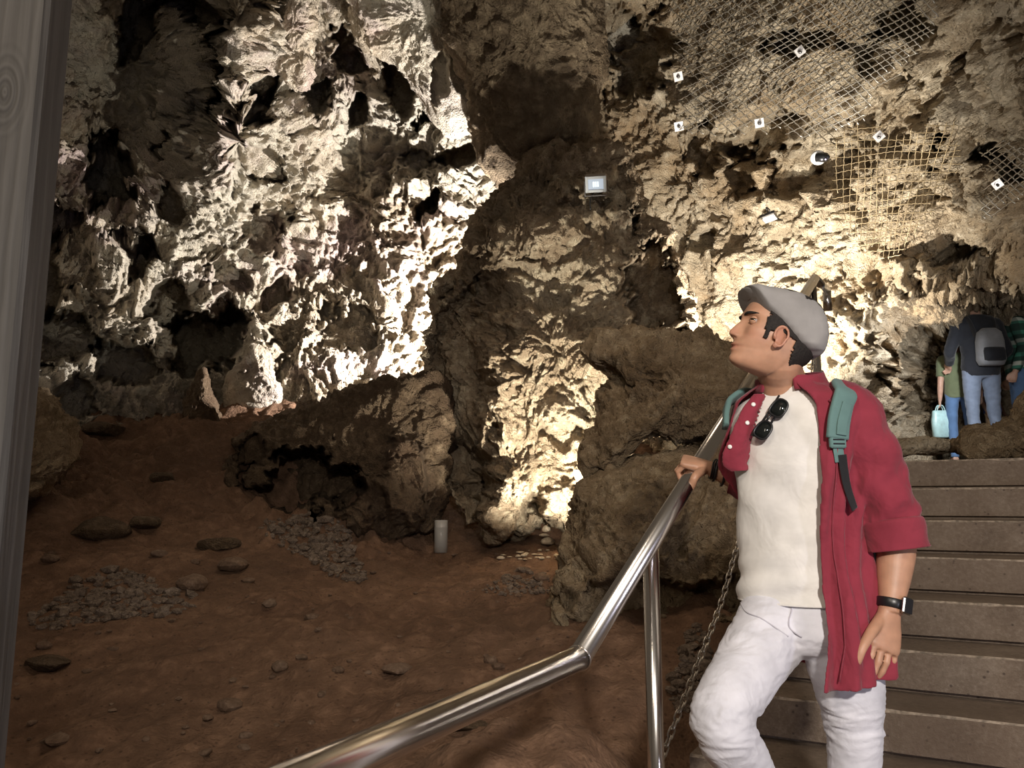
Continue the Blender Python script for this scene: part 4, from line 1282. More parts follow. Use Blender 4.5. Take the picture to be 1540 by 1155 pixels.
# collar band, rolled cuffs, placket seam, buttons
cb = []
for (y, w, d) in ((566, .0810, .077), (572, .0830, .079), (579, .0870, .083), (585, .092, .088)):
    t = np.linspace(math.radians(26), math.radians(334), 60)
    cb.append(torso_c(y) + (np.cos(t) * d)[:, None] * TF + (np.sin(t) * w)[:, None] * TL + UP * (.016 * np.cos(t + math.pi))[:, None])
co_ = mesh_obj('collar', np.concatenate(cb), grid_faces(4, 60), M_SHIRT, shirt)
sm = co_.modifiers.new('thick', 'SOLIDIFY'); sm.thickness = .006
for pts in (([P(1340, 780, 1.985), P(1344, 796, 1.985), P(1347, 812, 1.98), P(1350, 826, 1.98)], .0700), ([P(1126, 726, 2.38), P(1114, 721, 2.39), P(1104, 717, 2.395)], .0530)):
    ctr, rad = pts
    rg = []
    for lay in (0, 1):
        pass
    cu = MB()
    K = catmull([list(q) for q in ctr], 14)
    n = 44; seq = []
    d = unit(K[-1] - K[0]); x, y, _ = frame(d); t = np.arange(n) * 2 * math.pi / n
    for i, k in enumerate(K):
        bul = .0022 * math.sin(i / 13 * math.pi * 2.0) + .003 * sstep(0, 2, i) - .004 * (i == 0)
        seq.append(k + ((rad + bul + .0016 * np.sin(3 * t + i * .2))[:, None]) * (np.cos(t)[:, None] * x + np.sin(t)[:, None] * y))
    for i, k in list(enumerate(K))[::-1]:
        seq.append(k + ((rad - .011 + .0012 * np.sin(3 * t))[:, None]) * (np.cos(t)[:, None] * x + np.sin(t)[:, None] * y))
    v, f = loft(seq, False)
    nL = len(seq) - 1
    f += [[nL * n + j, nL * n + (j + 1) % n, (j + 1) % n, j] for j in range(n)]
    cu.add(v, f).build('cuff', M_SHIRT, shirt)
def shirt_front(y, tdeg, off=.0):
    k = [np.interp(y, SK[:, 0], SK[:, j]) for j in (1, 2)]
    t = math.radians(tdeg); c = torso_c(y); e = 2 / 2.25
    cx = math.copysign(abs(math.cos(t)) ** e, math.cos(t)); sy = math.copysign(abs(math.sin(t)) ** e, math.sin(t))
    p = c + cx * k[1] * TF + sy * k[0] * (WR_K(y) if sy < 0 else WL_K(y)) * TL; n = unit(p - c)
    return p + n * off, n
ED_T = lambda y: np.interp(y, [571, 600, 640, 720, 850, 950, 1008], [24, 26, 29, 33, 34, 31, 25])
pl = [shirt_front(y, ED_T(y) + 11, .012 + .004 * math.sin(y * .03))[0] for y in np.linspace(612, 1000, 40)]
v, f = tube(pl, .0016, 6); mesh_obj('placket_seam', v, f, M_SHIRT, shirt)
def button(p, n, r=.0056):
    x, y, d = frame(n)
    v, f = tube([p - d * .001, p + d * .0018, p + d * .0030], [r, r, r * .7], 16)
    mesh_obj('button', v, f, M_BUTTON, shirt)
for y in (652,): 
    p, n = shirt_front(y, ED_T(y) + 5, .016); button(p, n, .0045)
shv = get_co(shirt); shn = get_no(shirt)
px_, py_ = pix(shv)
for bx_, by_ in ((1132, 608), (1124, 635), (1096, 673)):
    dd = (px_ - bx_) ** 2 + (py_ - by_) ** 2
    cand = np.argsort(dd)[:40]
    i = cand[np.argmin(shv[cand, 1])]
    nn = shn[i]; 
    if np.dot(nn, EYE - shv[i]) < 0: nn = -nn
    button(shv[i] + nn * .001, nn)

# --- white jeans
jb = MB()
jb.add(*loft([ring(torso_c(y), TL, TF, w, d, 48, 2.4) for y, w, d in ((889, .136, .100), (902, .141, .105), (925, .155, .117), (950, .162, .121), (975, .120, .095), (985, .06, .06))]))
for L in (RLEG, LLEG): jb.add(*limb(leg_keys(L, 1.0), 36, 60))
jeans = jb.build('white_jeans', M_JEANS, man)
remesh(jeans, .0045, 5, .6)
co = get_co(jeans); no = get_no(jeans)
px_, py_ = pix(co)
kn = np.exp(-((py_ - 1090) / 46) ** 2); hp = np.exp(-((py_ - 965) / 40) ** 2)
wv = fbm(co * np.array([5, 5, 30]) + fbm(co * 6, 2, 715)[:, None] * 1.2, 3, 711, .55, 'r')
wv2 = fbm(co * np.array([9, 9, 16]), 2, 718)
dsp = (.0018 + .0085 * kn + .005 * hp) * wv + .0025 * wv2
set_co(jeans, co + no * dsp[:, None].astype(np.float32))
jeans['label'] = 'white slim jeans creased at the knees'
M_SEAM = fabric('seam_thread', (.52, .50, .55), .1, 30)
jv = get_co(jeans); jn = get_no(jeans); jpx, jpy = pix(jv)
def on_jeans(x, y):
    c = np.argsort((jpx - x) ** 2 + (jpy - y) ** 2)[:30]; i = c[np.argmin(jv[c, 1])]
    return jv[i] + jn[i] * .0012
fly = [on_jeans(x, y) for x, y in ((1187, 897), (1187, 915), (1188, 930), (1193, 945), (1203, 957))]
v, f = tube(catmull(fly, 20), .0018, 6); mesh_obj('fly_seam', v, f, M_SEAM, jeans)
pk = [on_jeans(x, y) for x, y in ((1113, 907), (1122, 918), (1140, 926), (1158, 934), (1172, 944), (1188, 955))]
v, f = tube(catmull(pk, 24), .0016, 6); mesh_obj('pocket_seam', v, f, M_SEAM, jeans)

# shoes (below the frame, they carry him on the step)
for L in (RLEG, LLEG):
    an = P(*L[-1][:3])
    up_ = MB()
    dz = -.070 if L is LLEG else -.118
    toe = an + TF * .15 + np.array([0, 0, dz + .012]); hl = an - TF * .055 + np.array([0, 0, -.055])
    up_.add(*limb([kk(an + UP * .01, .044), kk(an - UP * .02, .042), kk(hl + TF * .03, .040), kk((hl + toe) / 2 + UP * .014, .044), kk(toe, .038), kk(toe + TF * .055, .022)], 20, 28))
    s_ = up_.build('shoe', M_SOLE, man)
    d = unit(toe + TF * .05 - hl); sd_ = unit(np.cross(d, UP)); nn = np.cross(sd_, d)
    v, f = box((hl + toe + TF * .05) / 2 - nn * .034, d * .15, sd_ * .042, nn * .012, .008); mesh_obj('sole', v, f, M_SOLE, s_)

# watch on the left wrist
wc = P(1341, 908, 1.95); wd = unit(P(1339, 921, 1.945) - P(1342, 895, 1.95))
watch = MB()
x_, y_, d_ = frame(wd)
rg = []
for q, r_ in ((-.011, .0335), (-.009, .0350), (.009, .0340), (.011, .0325)):
    rg.append([wc + wd * q + r_ * (math.cos(t) * x_ + math.sin(t) * y_) for t in np.linspace(0, 2 * math.pi, 36, endpoint=False)])
v, f = loft([np.array(r_) for r_ in rg], False); strap = mesh_obj('watch_strap', v, f, M_BLACK, man)
sm = strap.modifiers.new('thick', 'SOLIDIFY'); sm.thickness = .003
wn = unit(np.array([.52, -.82, .10])); wn = unit(wn - wd * np.dot(wn, wd)); wx = np.cross(wn, wd)
M_STEELD = simple('watch_case_metal', (.35, .34, .34), .22, 1.0)
M_GLASSD = simple('dark_watch_glass', (.02, .02, .024), .06)
v, f = box(wc + wn * .0385, wx * .0165, wd * .0195, wn * .0055, .004); case = mesh_obj('watch_case', v, f, M_STEELD, strap, False)
v, f = box(wc + wn * .0440, wx * .0140, wd * .0170, wn * .0012, .0008); mesh_obj('watch_glass', v, f, M_GLASSD, strap, False)
# bracelets on the right wrist
fdir = unit(P(1070, 704, 2.415) - P(1112, 722, 2.39))
for (x, y, Z, r, th) in ((1072.5, 705, 2.414, .0305, .0026), (1078, 708, 2.412, .0315, .0044), (1091, 714, 2.404, .0345, .0038), (1075, 706.5, 2.414, .0312, .0018)):
    c = P(x, y, Z); x_, y_, _ = frame(fdir)
    pts = [c + r * (math.cos(t) * x_ + math.sin(t) * y_) + fdir * .004 * math.sin(2 * t) for t in np.linspace(0, 2 * math.pi, 32, endpoint=False)]
    v, f = tube(pts, th, 8, close=True); mesh_obj('bracelet', v, f, M_BLACK, man)
# ring on the left hand
rp = P(1333, 1004, 1.925)

# --- backpack on his back, straps over the shoulders
pack = empty('backpack', tuple(torso_c(830) - TF * .26), "backpack with teal padded straps worn on the man's back", 'backpack')
bc = torso_c(735) - TF * .245
pr = []
for z_, w_, d_ in ((-.25, .10, .03), (-.245, .13, .06), (-.20, .148, .080), (-.05, .150, .086), (.10, .146, .080), (.17, .130, .066), (.205, .09, .04), (.21, .05, .02)):
    pr.append(ring(bc + UP * z_, TL, TF, w_, d_, 36, 3.0))
v, f = loft(pr); mesh_obj('pack_body', v, f, M_BLACKCLOTH, pack)
v, f = loft([ring(bc - TF * .075 + UP * z_, TL, TF, w_, d_, 28, 3.0) for z_, w_, d_ in ((-.20, .07, .015), (-.19, .10, .032), (-.08, .105, .034), (-.03, .10, .030), (-.02, .06, .012))])
mesh_obj('front_pocket', v, f, M_TEAL, pack)
def ribbon(pts, nrms, wid, th, n=40):
    K = catmull([list(p) + list(q) for p, q in zip(pts, nrms)], n); rg = []
    for i in range(n):
        p = K[i][:3]; d = unit(K[min(i + 1, n - 1)][:3] - K[max(i - 1, 0)][:3]); nn = K[i][3:]; nn = unit(nn - d * np.dot(nn, d)); sd = np.cross(d, nn)
        wi = wid if np.isscalar(wid) else np.interp(i / (n - 1), *wid)
        t = np.arange(16) * 2 * math.pi / 16
        cx = np.sign(np.cos(t)) * np.abs(np.cos(t)) ** .35; cy = np.sign(np.sin(t)) * np.abs(np.sin(t)) ** .6
        rg.append(p + (cx * wi / 2)[:, None] * sd + (cy * th / 2)[:, None] * nn)
    return loft(rg)
def srow(rows, off): 
    ps = []; ns = []
    for y, t in rows:
        p, n = shirt_front(y, t, off); ps.append(p); ns.append(n + UP * (.9 if y < 612 else .25))
    return ps, ns
for sd, rows in ((1, [(640, 150), (608, 140), (592, 112), (591, 78), (603, 57), (618, 46), (642, 41), (668, 41)]), (-1, [(640, -150), (608, -140), (592, -112), (591, -80), (600, -66), (610, -60), (624, -56), (640, -55)])):
    ps, ns = srow(rows, .016)
    v, f = ribbon(ps, ns, .056, .016); s_ = mesh_obj('shoulder_strap', v, f, M_TEAL, pack)
    if sd < 0: continue
    v, f = ribbon([p + n * .004 for p, n in zip(*srow([(620, rows[5][1] + 1), (645, rows[6][1] + 1), (664, rows[7][1] + 1)], .022))], srow([(620, 0), (645, 0), (664, 0)], 0)[1] if False else ns[5:8], .026, .004); mesh_obj('webbing', v, f, M_TEAL, s_)
    if sd < 0: continue
    bp_, bn_ = shirt_front(672, rows[7][1], .018)
    x_ = unit(np.cross(UP, bn_)); z_ = np.cross(bn_, x_)
    v, f = box(bp_, x_ * .021, z_ * .016, bn_ * .006, .003); mesh_obj('buckle', v, f, M_TEAL, s_, False)
    for q in (-.006, .004):
        v, f = box(bp_ + bn_ * .0055 + z_ * q, x_ * .015, z_ * .0018, bn_ * .0012); mesh_obj('buckle_slot', v, f, M_BLACK, s_, False)
    p3, n3 = srow([(676, rows[7][1] + sd * 1), (700, rows[7][1] + sd * 5)], .014)
    v, f = ribbon(p3, n3, .028, .004, 12); mesh_obj('webbing_tail', v, f, M_TEAL, s_)
    p4, n4 = srow([(690, rows[7][1] + sd * 6), (710, rows[7][1] + sd * 9), (735, rows[7][1] + sd * 14), (765, rows[7][1] + sd * 24)], .014)
    v, f = ribbon(p4, n4, .024, .003, 24); mesh_obj('lower_webbing', v, f, M_BLACKCLOTH, s_)

# --- sunglasses hung by one temple in the neck of the tee
M_LENS = simple('dark_lens', (.012, .014, .013), .05)
glasses = empty('sunglasses', tuple(P(1165, 640, 1.97)), 'folded black sunglasses hanging from the collar of the white tee', 'sunglasses')
gA, gn = tee_pt(1176, 620, .022); gB, gn2 = tee_pt(1157, 651, .024)
ga = unit(gB - gA); gn = unit(gn + gn2); gn = unit(gn - ga * np.dot(gn, ga)); gs = np.cross(gn, ga)
for c in (gA, gB):
    def out(t, k): 
        a_ = .0235 * k * math.copysign(abs(math.cos(t)) ** .75, math.cos(t)); b_ = .0195 * k * math.copysign(abs(math.sin(t)) ** .75, math.sin(t))
        b_ *= 1.0 + .12 * math.cos(t)
        return c + ga * a_ + gs * b_
    pts = [out(t, 1.0) for t in np.linspace(0, 2 * math.pi, 30, endpoint=False)]
    v, f = tube(pts, .0031, 8, close=True); fr2 = mesh_obj('lens_frame', v, f, M_BLACK, glasses)
    n = 30
    v = [c + gn * .0022] + [out(t, .96) for t in np.linspace(0, 2 * math.pi, n, endpoint=False)]
    f = [[0, 1 + j, 1 + (j + 1) % n] for j in range(n)]
    v2 = [p - gn * .004 for p in v]; f += [[q + n + 1 for q in r_][::-1] for r_ in f] + [[1 + j, 2 + n + j, 2 + n + (j + 1) % n, 1 + (j + 1) % n] for j in range(n)]
    mesh_obj('lens', v + v2, f, M_LENS, fr2)
v, f = tube([gA + ga * .022 - gs * .006, (gA + gB) / 2 - gs * .008, gB - ga * .022 - gs * .006], .0030, 8); mesh_obj('bridge', v, f, M_BLACK, glasses)
v, f = tube([gA - ga * .022 - gn * .002 - gs * .012, gA - ga * .02 - gn * .010, gA + ga * .02 - gn * .011 + gs * .0, gB + ga * .004 - gn * .011 + gs * .004], [.0034, .0034, .003, .0026], 8); mesh_obj('temple', v, f, M_BLACK, glasses)
v, f = tube([gB + ga * .024 - gs * .014, gB + ga * .026 - gn * .006 - gs * .016, gA + ga * .01 - gn * .008 - gs * .020, gA - ga * .030 - gn * .006 - gs * .022], [.004, .0036, .003, .0026], 8); mesh_obj('temple', v, f, M_BLACK, glasses)

# ================================================================== upper landing, its rocks
uu = np.arange(3.05, 9.0, .05); ee = np.arange(-.35, 5.2, .05)
UU, EE = np.meshgrid(uu, ee, indexing='ij')
lp = B0[None, None] + UU[..., None] * UD + EE[..., None] * ED
lz = 1.60 + .035 * (UU - 3.05) + .03 * fbm(lp * 1.5, 3, 801) + .012 * fbm(lp * 8, 3, 805)
lp[..., 2] = lz
upper = mesh_obj('floor_upper', lp.reshape(-1, 3), grid_faces(len(uu), len(ee)), M_SOIL)
tag(upper, kind='structure', label='trodden dirt floor of the passage above the stairs')
ledge = rock_body('stone_slab', [(1335, 664), (1385, 661), (1425, 660), (1446, 662), (1448, 678), (1420, 684), (1370, 685), (1335, 684)], (1390, 673), [(1390, 673, 5.25)], .10, .20, M_WALL_R, seed=811, nt=120, nf=30, nb=12, big=.02, mid=.02, small=.012, pits=.0, fine=.006)
tag(ledge, 'pale flat stone slab edging the top of the stairs', 'rock')
lrock = rock_body('boulder', [(1426, 684), (1432, 664), (1448, 652), (1490, 643), (1530, 636), (1545, 600), (1580, 580), (1640, 590), (1660, 690), (1540, 692), (1470, 690)], (1540, 655), [(1430, 670, 5.1), (1640, 640, 4.9), (1540, 600, 5.1)], .22, .35, M_BOULDER, seed=821, nt=200, nf=60, nb=16, big=.05, mid=.06, small=.025, pits=.02)
tag(lrock, 'brown boulder at the top right end of the stairs, in front of the visitors', 'boulder')

# ================================================================== rockfall netting, anchor plates
M_WIRE = simple('galvanised_wire', (.62, .59, .53), .38, .9)
M_WIRE_OLD = simple('tarnished_wire', (.46, .36, .22), .5, .7)
def inside(poly, x, y):
    c = False; n = len(poly)
    for i in range(n):
        (x1, y1), (x2, y2) = poly[i], poly[i - 1]
        if (y1 > y) != (y2 > y) and x < (x2 - x1) * (y - y1) / (y2 - y1) + x1: c = not c
    return c
def net(name, poly, a1, a2, s1, s2, gap, mat, label, r=.0050, fan=0.0):
    cx = sum(p[0] for p in poly) / len(poly); cy = sum(p[1] for p in poly) / len(poly)
    R = max(math.hypot(p[0] - cx, p[1] - cy) for p in poly); rj = np.random.RandomState(int(cx))
    base = P(cx, cy, float(rbf(WR_CTRL, np.array([cx]), np.array([cy]))[0]))
    mb = MB()
    for fam, (ang, sp) in enumerate(((a1, s1), (a2, s2))):
        k = 0
        for off in np.arange(-R, R, sp):
            k += 1
            a = math.radians(ang + fan * off / R * (1 if fam == 0 else .3))
            d = (math.cos(a), math.sin(a)); n = (-math.sin(math.radians(ang)), math.cos(math.radians(ang)))
            ts = np.arange(-R, R, 5.0)
            xs = cx + n[0] * off + d[0] * ts; ys = cy + n[1] * off + d[1] * ts
            zig = .45 * np.where((np.arange(len(ts)) + k) % 2 == 0, 1, -1)
            xs = xs + n[0] * zig; ys = ys + n[1] * zig
            sag = 3.0 * np.sin(xs / 57 + k * .05) + 2.0 * np.sin(ys / 23)
            ys = ys + sag + 1.6 * np.sin(xs / 19 + k * 1.7); xs = xs + 1.8 * np.sin(ys / 26 + k * .9)
            jx, jy = rj.uniform(-9, 9, 2)
            zb = rbf(WR_CTRL, xs, ys) - gap - .05 * np.sin(xs / 31) * np.cos(ys / 27)
            pts = P(xs, ys, zb)
            run = []
            for x, y, p in zip(xs, ys, pts):
                if inside(poly, x + jx, y + jy): run.append(p)
                else:
                    if len(run) > 2: mb.add(*tube(run, r, 4))
                    run = []
            if len(run) > 2: mb.add(*tube(run, r, 4))
    o = mb.build(name, mat, None, True, pos=tuple(base.tolist()))
    tag(o, label, 'net')
    return o
net('rockfall_net', [(1004, -60), (1420, -60), (1400, 60), (1330, 130), (1285, 190), (1235, 214), (1180, 196), (1120, 200), (1062, 198), (1022, 196), (1030, 120), (1012, 60)], 43, -28, 10.5, 9.5, .30, M_WIRE, 'large pale wire rockfall net slung under the overhang at upper right')
net('rockfall_net', [(1238, 210), (1290, 186), (1350, 196), (1432, 186), (1446, 250), (1418, 300), (1385, 345), (1345, 392), (1300, 380), (1262, 330), (1248, 280)], 96, -6, 10, 11, .26, M_WIRE_OLD, 'brownish wire rockfall net below the large pale one, beside the surveillance camera', fan=-14, r=.0036)
net('rockfall_net', [(1478, 222), (1530, 214), (1640, 210), (1640, 300), (1540, 296), (1500, 318), (1466, 330), (1490, 270)], 40, -36, 9, 9, .22, M_WIRE, 'small grey wire rockfall net at the right edge of the view')
M_PLATE = simple('zinc_plate', (.66, .63, .60), .45, .6, noise=.15)
for (x, y, ry, lab) in ((1020, 115, 10, 'square steel anchor plate on the left side of the large net, upper of two there'), (1021, 190, 8, 'square steel anchor plate at the lower left corner of the large net'), (1203, 77, 32, 'diamond-turned steel anchor plate in the middle of the large net'),
                        (1142, 185, 6, 'square steel anchor plate at the lower edge of the large net'), (1322, 205, 36, 'small steel anchor plate on the brownish net'), (1500, 277, 30, 'small steel anchor plate beside the net at the right edge')):
    Z = float(rbf(WR_CTRL, np.array([x * 1.0]), np.array([y * 1.0]))[0]) - .34
    c = P(x, y, Z); n = unit(EYE - c + np.array([.6, 0, -1.2])); a = math.radians(ry)
    x_ = unit(np.cross(UP, n)); z_ = np.cross(n, x_)
    xa = x_ * math.cos(a) + z_ * math.sin(a); za = -x_ * math.sin(a) + z_ * math.cos(a)
    t = empty('anchor_plate', tuple(c), lab, 'plate', 'anchor plates of the rockfall nets')
    h = .0060 * Z
    v, f = box(c, xa * h, za * h, n * .006, .002); mesh_obj('plate', v, f, M_PLATE, t, False)
    v, f = tube([c - n * .3, c + n * .045], .010, 10); mesh_obj('bolt', v, f, M_DARKST if 'M_DARKST' in globals() else M_STEELD, t)
    v, f = tube([c + n * .004, c + n * .022], .021, 6); mesh_obj('nut', v, f, M_STEELD, t, False)

# ================================================================== lamps and camera on the rock
M_HOUS = simple('grey_lamp_housing', (.42, .37, .33), .5, .4)
M_RIM = simple('pale_lamp_frame', (.40, .41, .42), .4, .3)
M_GLOW = simple('lit_lamp_glass', (.25, .28, .31), .2, 0, emit=((.72, .82, 1.0), .36))
M_LED = simple('led_array', (.7, .75, .8), .3, 0, emit=((.8, .88, 1.0), .75))
def floodlight(c, n, up, w, h, dep, label, bracket):
    n = unit(n); x_ = unit(np.cross(up, n)); z_ = np.cross(n, x_)
    t = empty('floodlight', tuple(c), label, 'lamp', 'floodlights on the rock')
    v, f = box(c - n * dep / 2, x_ * w / 2, z_ * h / 2, n * dep / 2, .006); b_ = mesh_obj('housing', v, f, M_HOUS, t, False)
    for k in range(6):
        v, f = box(c - n * dep * 1.12 + x_ * w * (k - 2.5) / 7, x_ * .003, z_ * h * .42, n * dep * .14); mesh_obj('cooling_fin', v, f, M_HOUS, b_, False)
    mb = MB()
    fw = .012
    for s in (-1, 1):
        mb.add(*box(c + n * .004 + x_ * s * (w / 2 - fw), x_ * fw, z_ * h / 2, n * .006, .002))
        mb.add(*box(c + n * .004 + z_ * s * (h / 2 - fw), x_ * (w / 2 - fw * 2), z_ * fw, n * .006, .002))
    mb.build('frame', M_RIM, t, False)
    v, f = box(c + n * .001, x_ * (w / 2 - fw), z_ * (h / 2 - fw), n * .002); g = mesh_obj('glass', v, f, M_GLOW, t, False)
    for i in (-1, 0, 1):
        v, f = box(c + n * .0036 + x_ * i * w * .10, x_ * w * .035, z_ * h * .16, n * .001); mesh_obj('led', v, f, M_LED, g, False)
    mb = MB()
    for s in (-1, 1): mb.add(*box(c - n * dep * .5 + x_ * s * (w / 2 + .008) - z_ * h * .32, x_ * .004, z_ * h * .45, n * .012))
    mb.add(*box(c - n * dep * .5 - z_ * h * .78, x_ * (w / 2 + .012), z_ * .004, n * .012))
    mb.build('bracket', M_STEELD, t, False)
    cab = catmull([list(c - n * dep), list(c - n * (dep + .06) - z_ * h * .5), list(c - n * dep * .8 - z_ * h * 1.0 - x_ * w * .3), list(bracket)], 20)
    v, f = tube(cab, .006, 8); mesh_obj('cable', v, f, M_BLACK, t)
    return t
fc = P(896, 277, 6.35)
floodlight(fc, np.array([-.12, -.80, -.55]), UP, .175, .135, .10, 'small square floodlight with pale lit glass near the top of the central rock', P(888, 315, 6.5))
fc2 = P(1158, 329, 7.15)
floodlight(fc2, np.array([.12, -.16, -.98]), np.array([.55, .83, 0]), .115, .095, .04, 'small flat floodlight facing down on the right wall, below the surveillance camera', P(1150, 322, 7.35))
M_WHITE = simple('white_plastic', (.78, .77, .76), .35)
cam_c = P(1230, 237, 6.75)
cn = unit(np.array([-.45, -.75, -.3]))
t = empty('surveillance_camera', tuple(cam_c), 'small white surveillance camera with black lens on the right wall beside the net', 'camera')
v, f = tube([cam_c - cn * .06, cam_c - cn * .05, cam_c + cn * .0, cam_c + cn * .012], [.050, .064, .064, .050], 24); mesh_obj('mount', v, f, M_WHITE, t)
hd = unit(np.array([.8, -.55, -.2]))
v, f = tube([cam_c + cn * .01 - hd * .01, cam_c + cn * .015 + hd * .05, cam_c + cn * .015 + hd * .085], [.040, .044, .036], 22); bd = mesh_obj('camera_body', v, f, M_BLACK, t)
v, f = blob(cam_c + cn * .02 + hd * .082, (.026, 0, 0), (0, .026, 0), (0, 0, .026), 16, 10); mesh_obj('lens', v, f, M_GLASSD, bd)
M_GLINT = simple('pink_glint', (.8, .6, .8), .3, 0, emit=((.95, .7, 1.0), 1.6))  # glowing beads paint pinkish highlights onto the camera body
for s in (-1, 1):
    v, f = blob(cam_c + cn * .040 + hd * (.055 + s * .016) - UP * .022, (.007, 0, 0), (0, .007, 0), (0, 0, .007), 10, 6); mesh_obj('glint_bead', v, f, M_GLINT, bd)

# ================================================================== things on the dirt floor
def stone_mesh(seed, mat, sub=2, flat=.65):
    bm = bmesh.new(); bmesh.ops.create_icosphere(bm, subdivisions=sub, radius=1)
    rs2 = np.random.RandomState(seed); pl_ = [unit(rs2.randn(3)) for _ in range(7)]; dd = rs2.uniform(.55, .9, 7)
    for v in bm.verts:
        p = np.array(v.co)
        for n, d in zip(pl_, dd):
            k = np.dot(p, n)
            if k > d: p = p - n * (k - d) * .9
        p = p * (1 + .06 * mnoise.noise(Vector((p * 3 + seed).tolist())))
        p[2] *= flat
        v.co = p.tolist()
    me = bpy.data.meshes.new('stone'); bm.to_mesh(me); bm.free()
    me.materials.append(mat)
    return me
M_STONE = rock_mat('grey_brown_stone', (.085, .052, .034), (.15, .095, .062), (.22, .155, .11), scale=5, bump=.35)
M_STONE_L = rock_mat('pale_stone', (.42, .33, .23), (.56, .46, .33), (.70, .60, .46), scale=5, bump=.3)
M_PEB = rock_mat('dark_gravel', (.05, .035, .026), (.13, .095, .07), (.27, .215, .17), scale=14, bump=.2)
kinds = [stone_mesh(900 + k, M_STONE, 2, .45 + .07 * k) for k in range(6)]
def put_stone(me, c, sz, rz, label, group=None, tilt=0.0, cat='stone', name='stone'):
    o = bpy.data.objects.new(name, me); o.location = tuple(c); o.scale = (sz[0], sz[1], sz[2]); o.rotation_euler = (tilt, tilt * .5, rz)
    link(o); tag(o, label, cat, group); return o
def on_floor(px, py): 
    q = ground_hit(px, py); return q
for (x, y, w_, h_, mi, lab) in ((240, 836, 26, 18, 1, 'light topped angular stone on the dirt, left of the gravel strip'), (288, 884, 40, 30, 5, 'dark upright stone on the dirt beside a smaller pale one'), (294, 848, 14, 12, 3, 'small pale stone behind the dark upright stone'),
                               (352, 856, 46, 26, 4, 'flat reddish brown stone half sunk in the dirt beside the gravel'), (372, 876, 20, 14, 2, 'small dark stone right in front of the flat reddish stone'), (405, 912, 20, 18, 3, 'small wedge shaped stone alone on the open dirt'),
                               (492, 856, 22, 10, 0, 'small black stone at the right end of the gravel strip'), (420, 1008, 26, 20, 4, 'dark stone with a flat top near the middle of the dirt slope'), (345, 1066, 34, 22, 5, 'low brown stone on the lower dirt slope'),
                               (85, 1118, 40, 26, 2, 'dark brown stone at the lower left of the dirt slope'), (75, 845, 26, 22, 1, 'dim stone below the boulder at the left edge'), (600, 1010, 50, 16, 4, 'flat dark stone on the slope above the lower handrail')):
    q = on_floor(x, y); m = q[1] / 1150.0
    put_stone(kinds[mi], (q[0], q[1], q[2] + h_ * m * .22), (w_ * m * .55, w_ * m * .5, h_ * m * .62), x * .7, lab)
# half buried rocks on the far dirt slope
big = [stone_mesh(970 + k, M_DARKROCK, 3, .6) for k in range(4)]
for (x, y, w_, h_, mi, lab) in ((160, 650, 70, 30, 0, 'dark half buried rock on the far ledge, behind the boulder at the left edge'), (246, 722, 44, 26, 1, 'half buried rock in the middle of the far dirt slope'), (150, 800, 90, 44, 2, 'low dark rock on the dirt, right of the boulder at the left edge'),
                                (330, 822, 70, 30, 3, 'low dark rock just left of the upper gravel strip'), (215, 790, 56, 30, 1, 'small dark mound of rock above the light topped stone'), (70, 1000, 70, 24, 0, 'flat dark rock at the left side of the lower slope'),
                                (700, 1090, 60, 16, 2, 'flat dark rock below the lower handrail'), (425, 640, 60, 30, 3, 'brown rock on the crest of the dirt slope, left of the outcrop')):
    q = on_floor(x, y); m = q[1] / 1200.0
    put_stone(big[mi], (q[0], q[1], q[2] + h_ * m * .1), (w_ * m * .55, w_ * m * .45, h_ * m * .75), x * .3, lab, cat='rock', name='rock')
# small cairn
kp = stone_mesh(951, M_STONE_L, 2, .62); kf = stone_mesh(952, M_STONE_L, 2, .32)
q = on_floor(824, 822); m = q[1] / 1200.0
put_stone(kp, (q[0], q[1], q[2] + 7 * m), (11 * m, 10 * m, 11 * m), .3, 'bottom stone of the little cairn under the central rock')
put_stone(kf, (q[0] - 5 * m, q[1], q[2] + 17 * m), (11 * m, 8 * m, 9 * m), 1.0, 'thin middle stone of the little cairn under the central rock')
put_stone(kp, (q[0] - 2 * m, q[1], q[2] + 25 * m), (8 * m, 7 * m, 10 * m), 2.0, 'top stone of the little cairn under the central rock')
# floodlit pale pebbles by the hidden lamp
rs3 = np.random.RandomState(12)
for k in range(26):
    x = rs3.uniform(752, 846); y = rs3.uniform(828, 842); q = on_floor(x, y); m = q[1] / 1200.0; s_ = rs3.uniform(2.2, 5.5) * m
    put_stone(kp if k % 2 else kf, (q[0], q[1], q[2] + s_ * .3), (s_ * 1.3, s_, s_), rs3.uniform(0, 6), 'pale floodlit pebble on the ground at the foot of the central rock', 'pale pebbles by the hidden lamp', name='pebble', cat='pebble')
# loose stones all over the slope
poss = []
for k in range(150):
    for _ in range(20):
        x = rs3.uniform(20, 900); y = rs3.uniform(800, 1150)
        if y < 1155 - (x - 480) * .42 - 30 or x < 470: break
    q = on_floor(x, y)
    if q[1] > 7.4: continue
    s_ = min(.055, .0085 * math.exp(rs3.randn() * .55)) * (1.0 + .12 * q[1])
    put_stone(kinds[k % 6], (q[0], q[1], q[2] + s_ * .25), (s_ * rs3.uniform(1, 1.6), s_, s_), rs3.uniform(0, 6), 'small loose stone scattered on the reddish brown dirt slope', 'loose stones on the dirt slope')
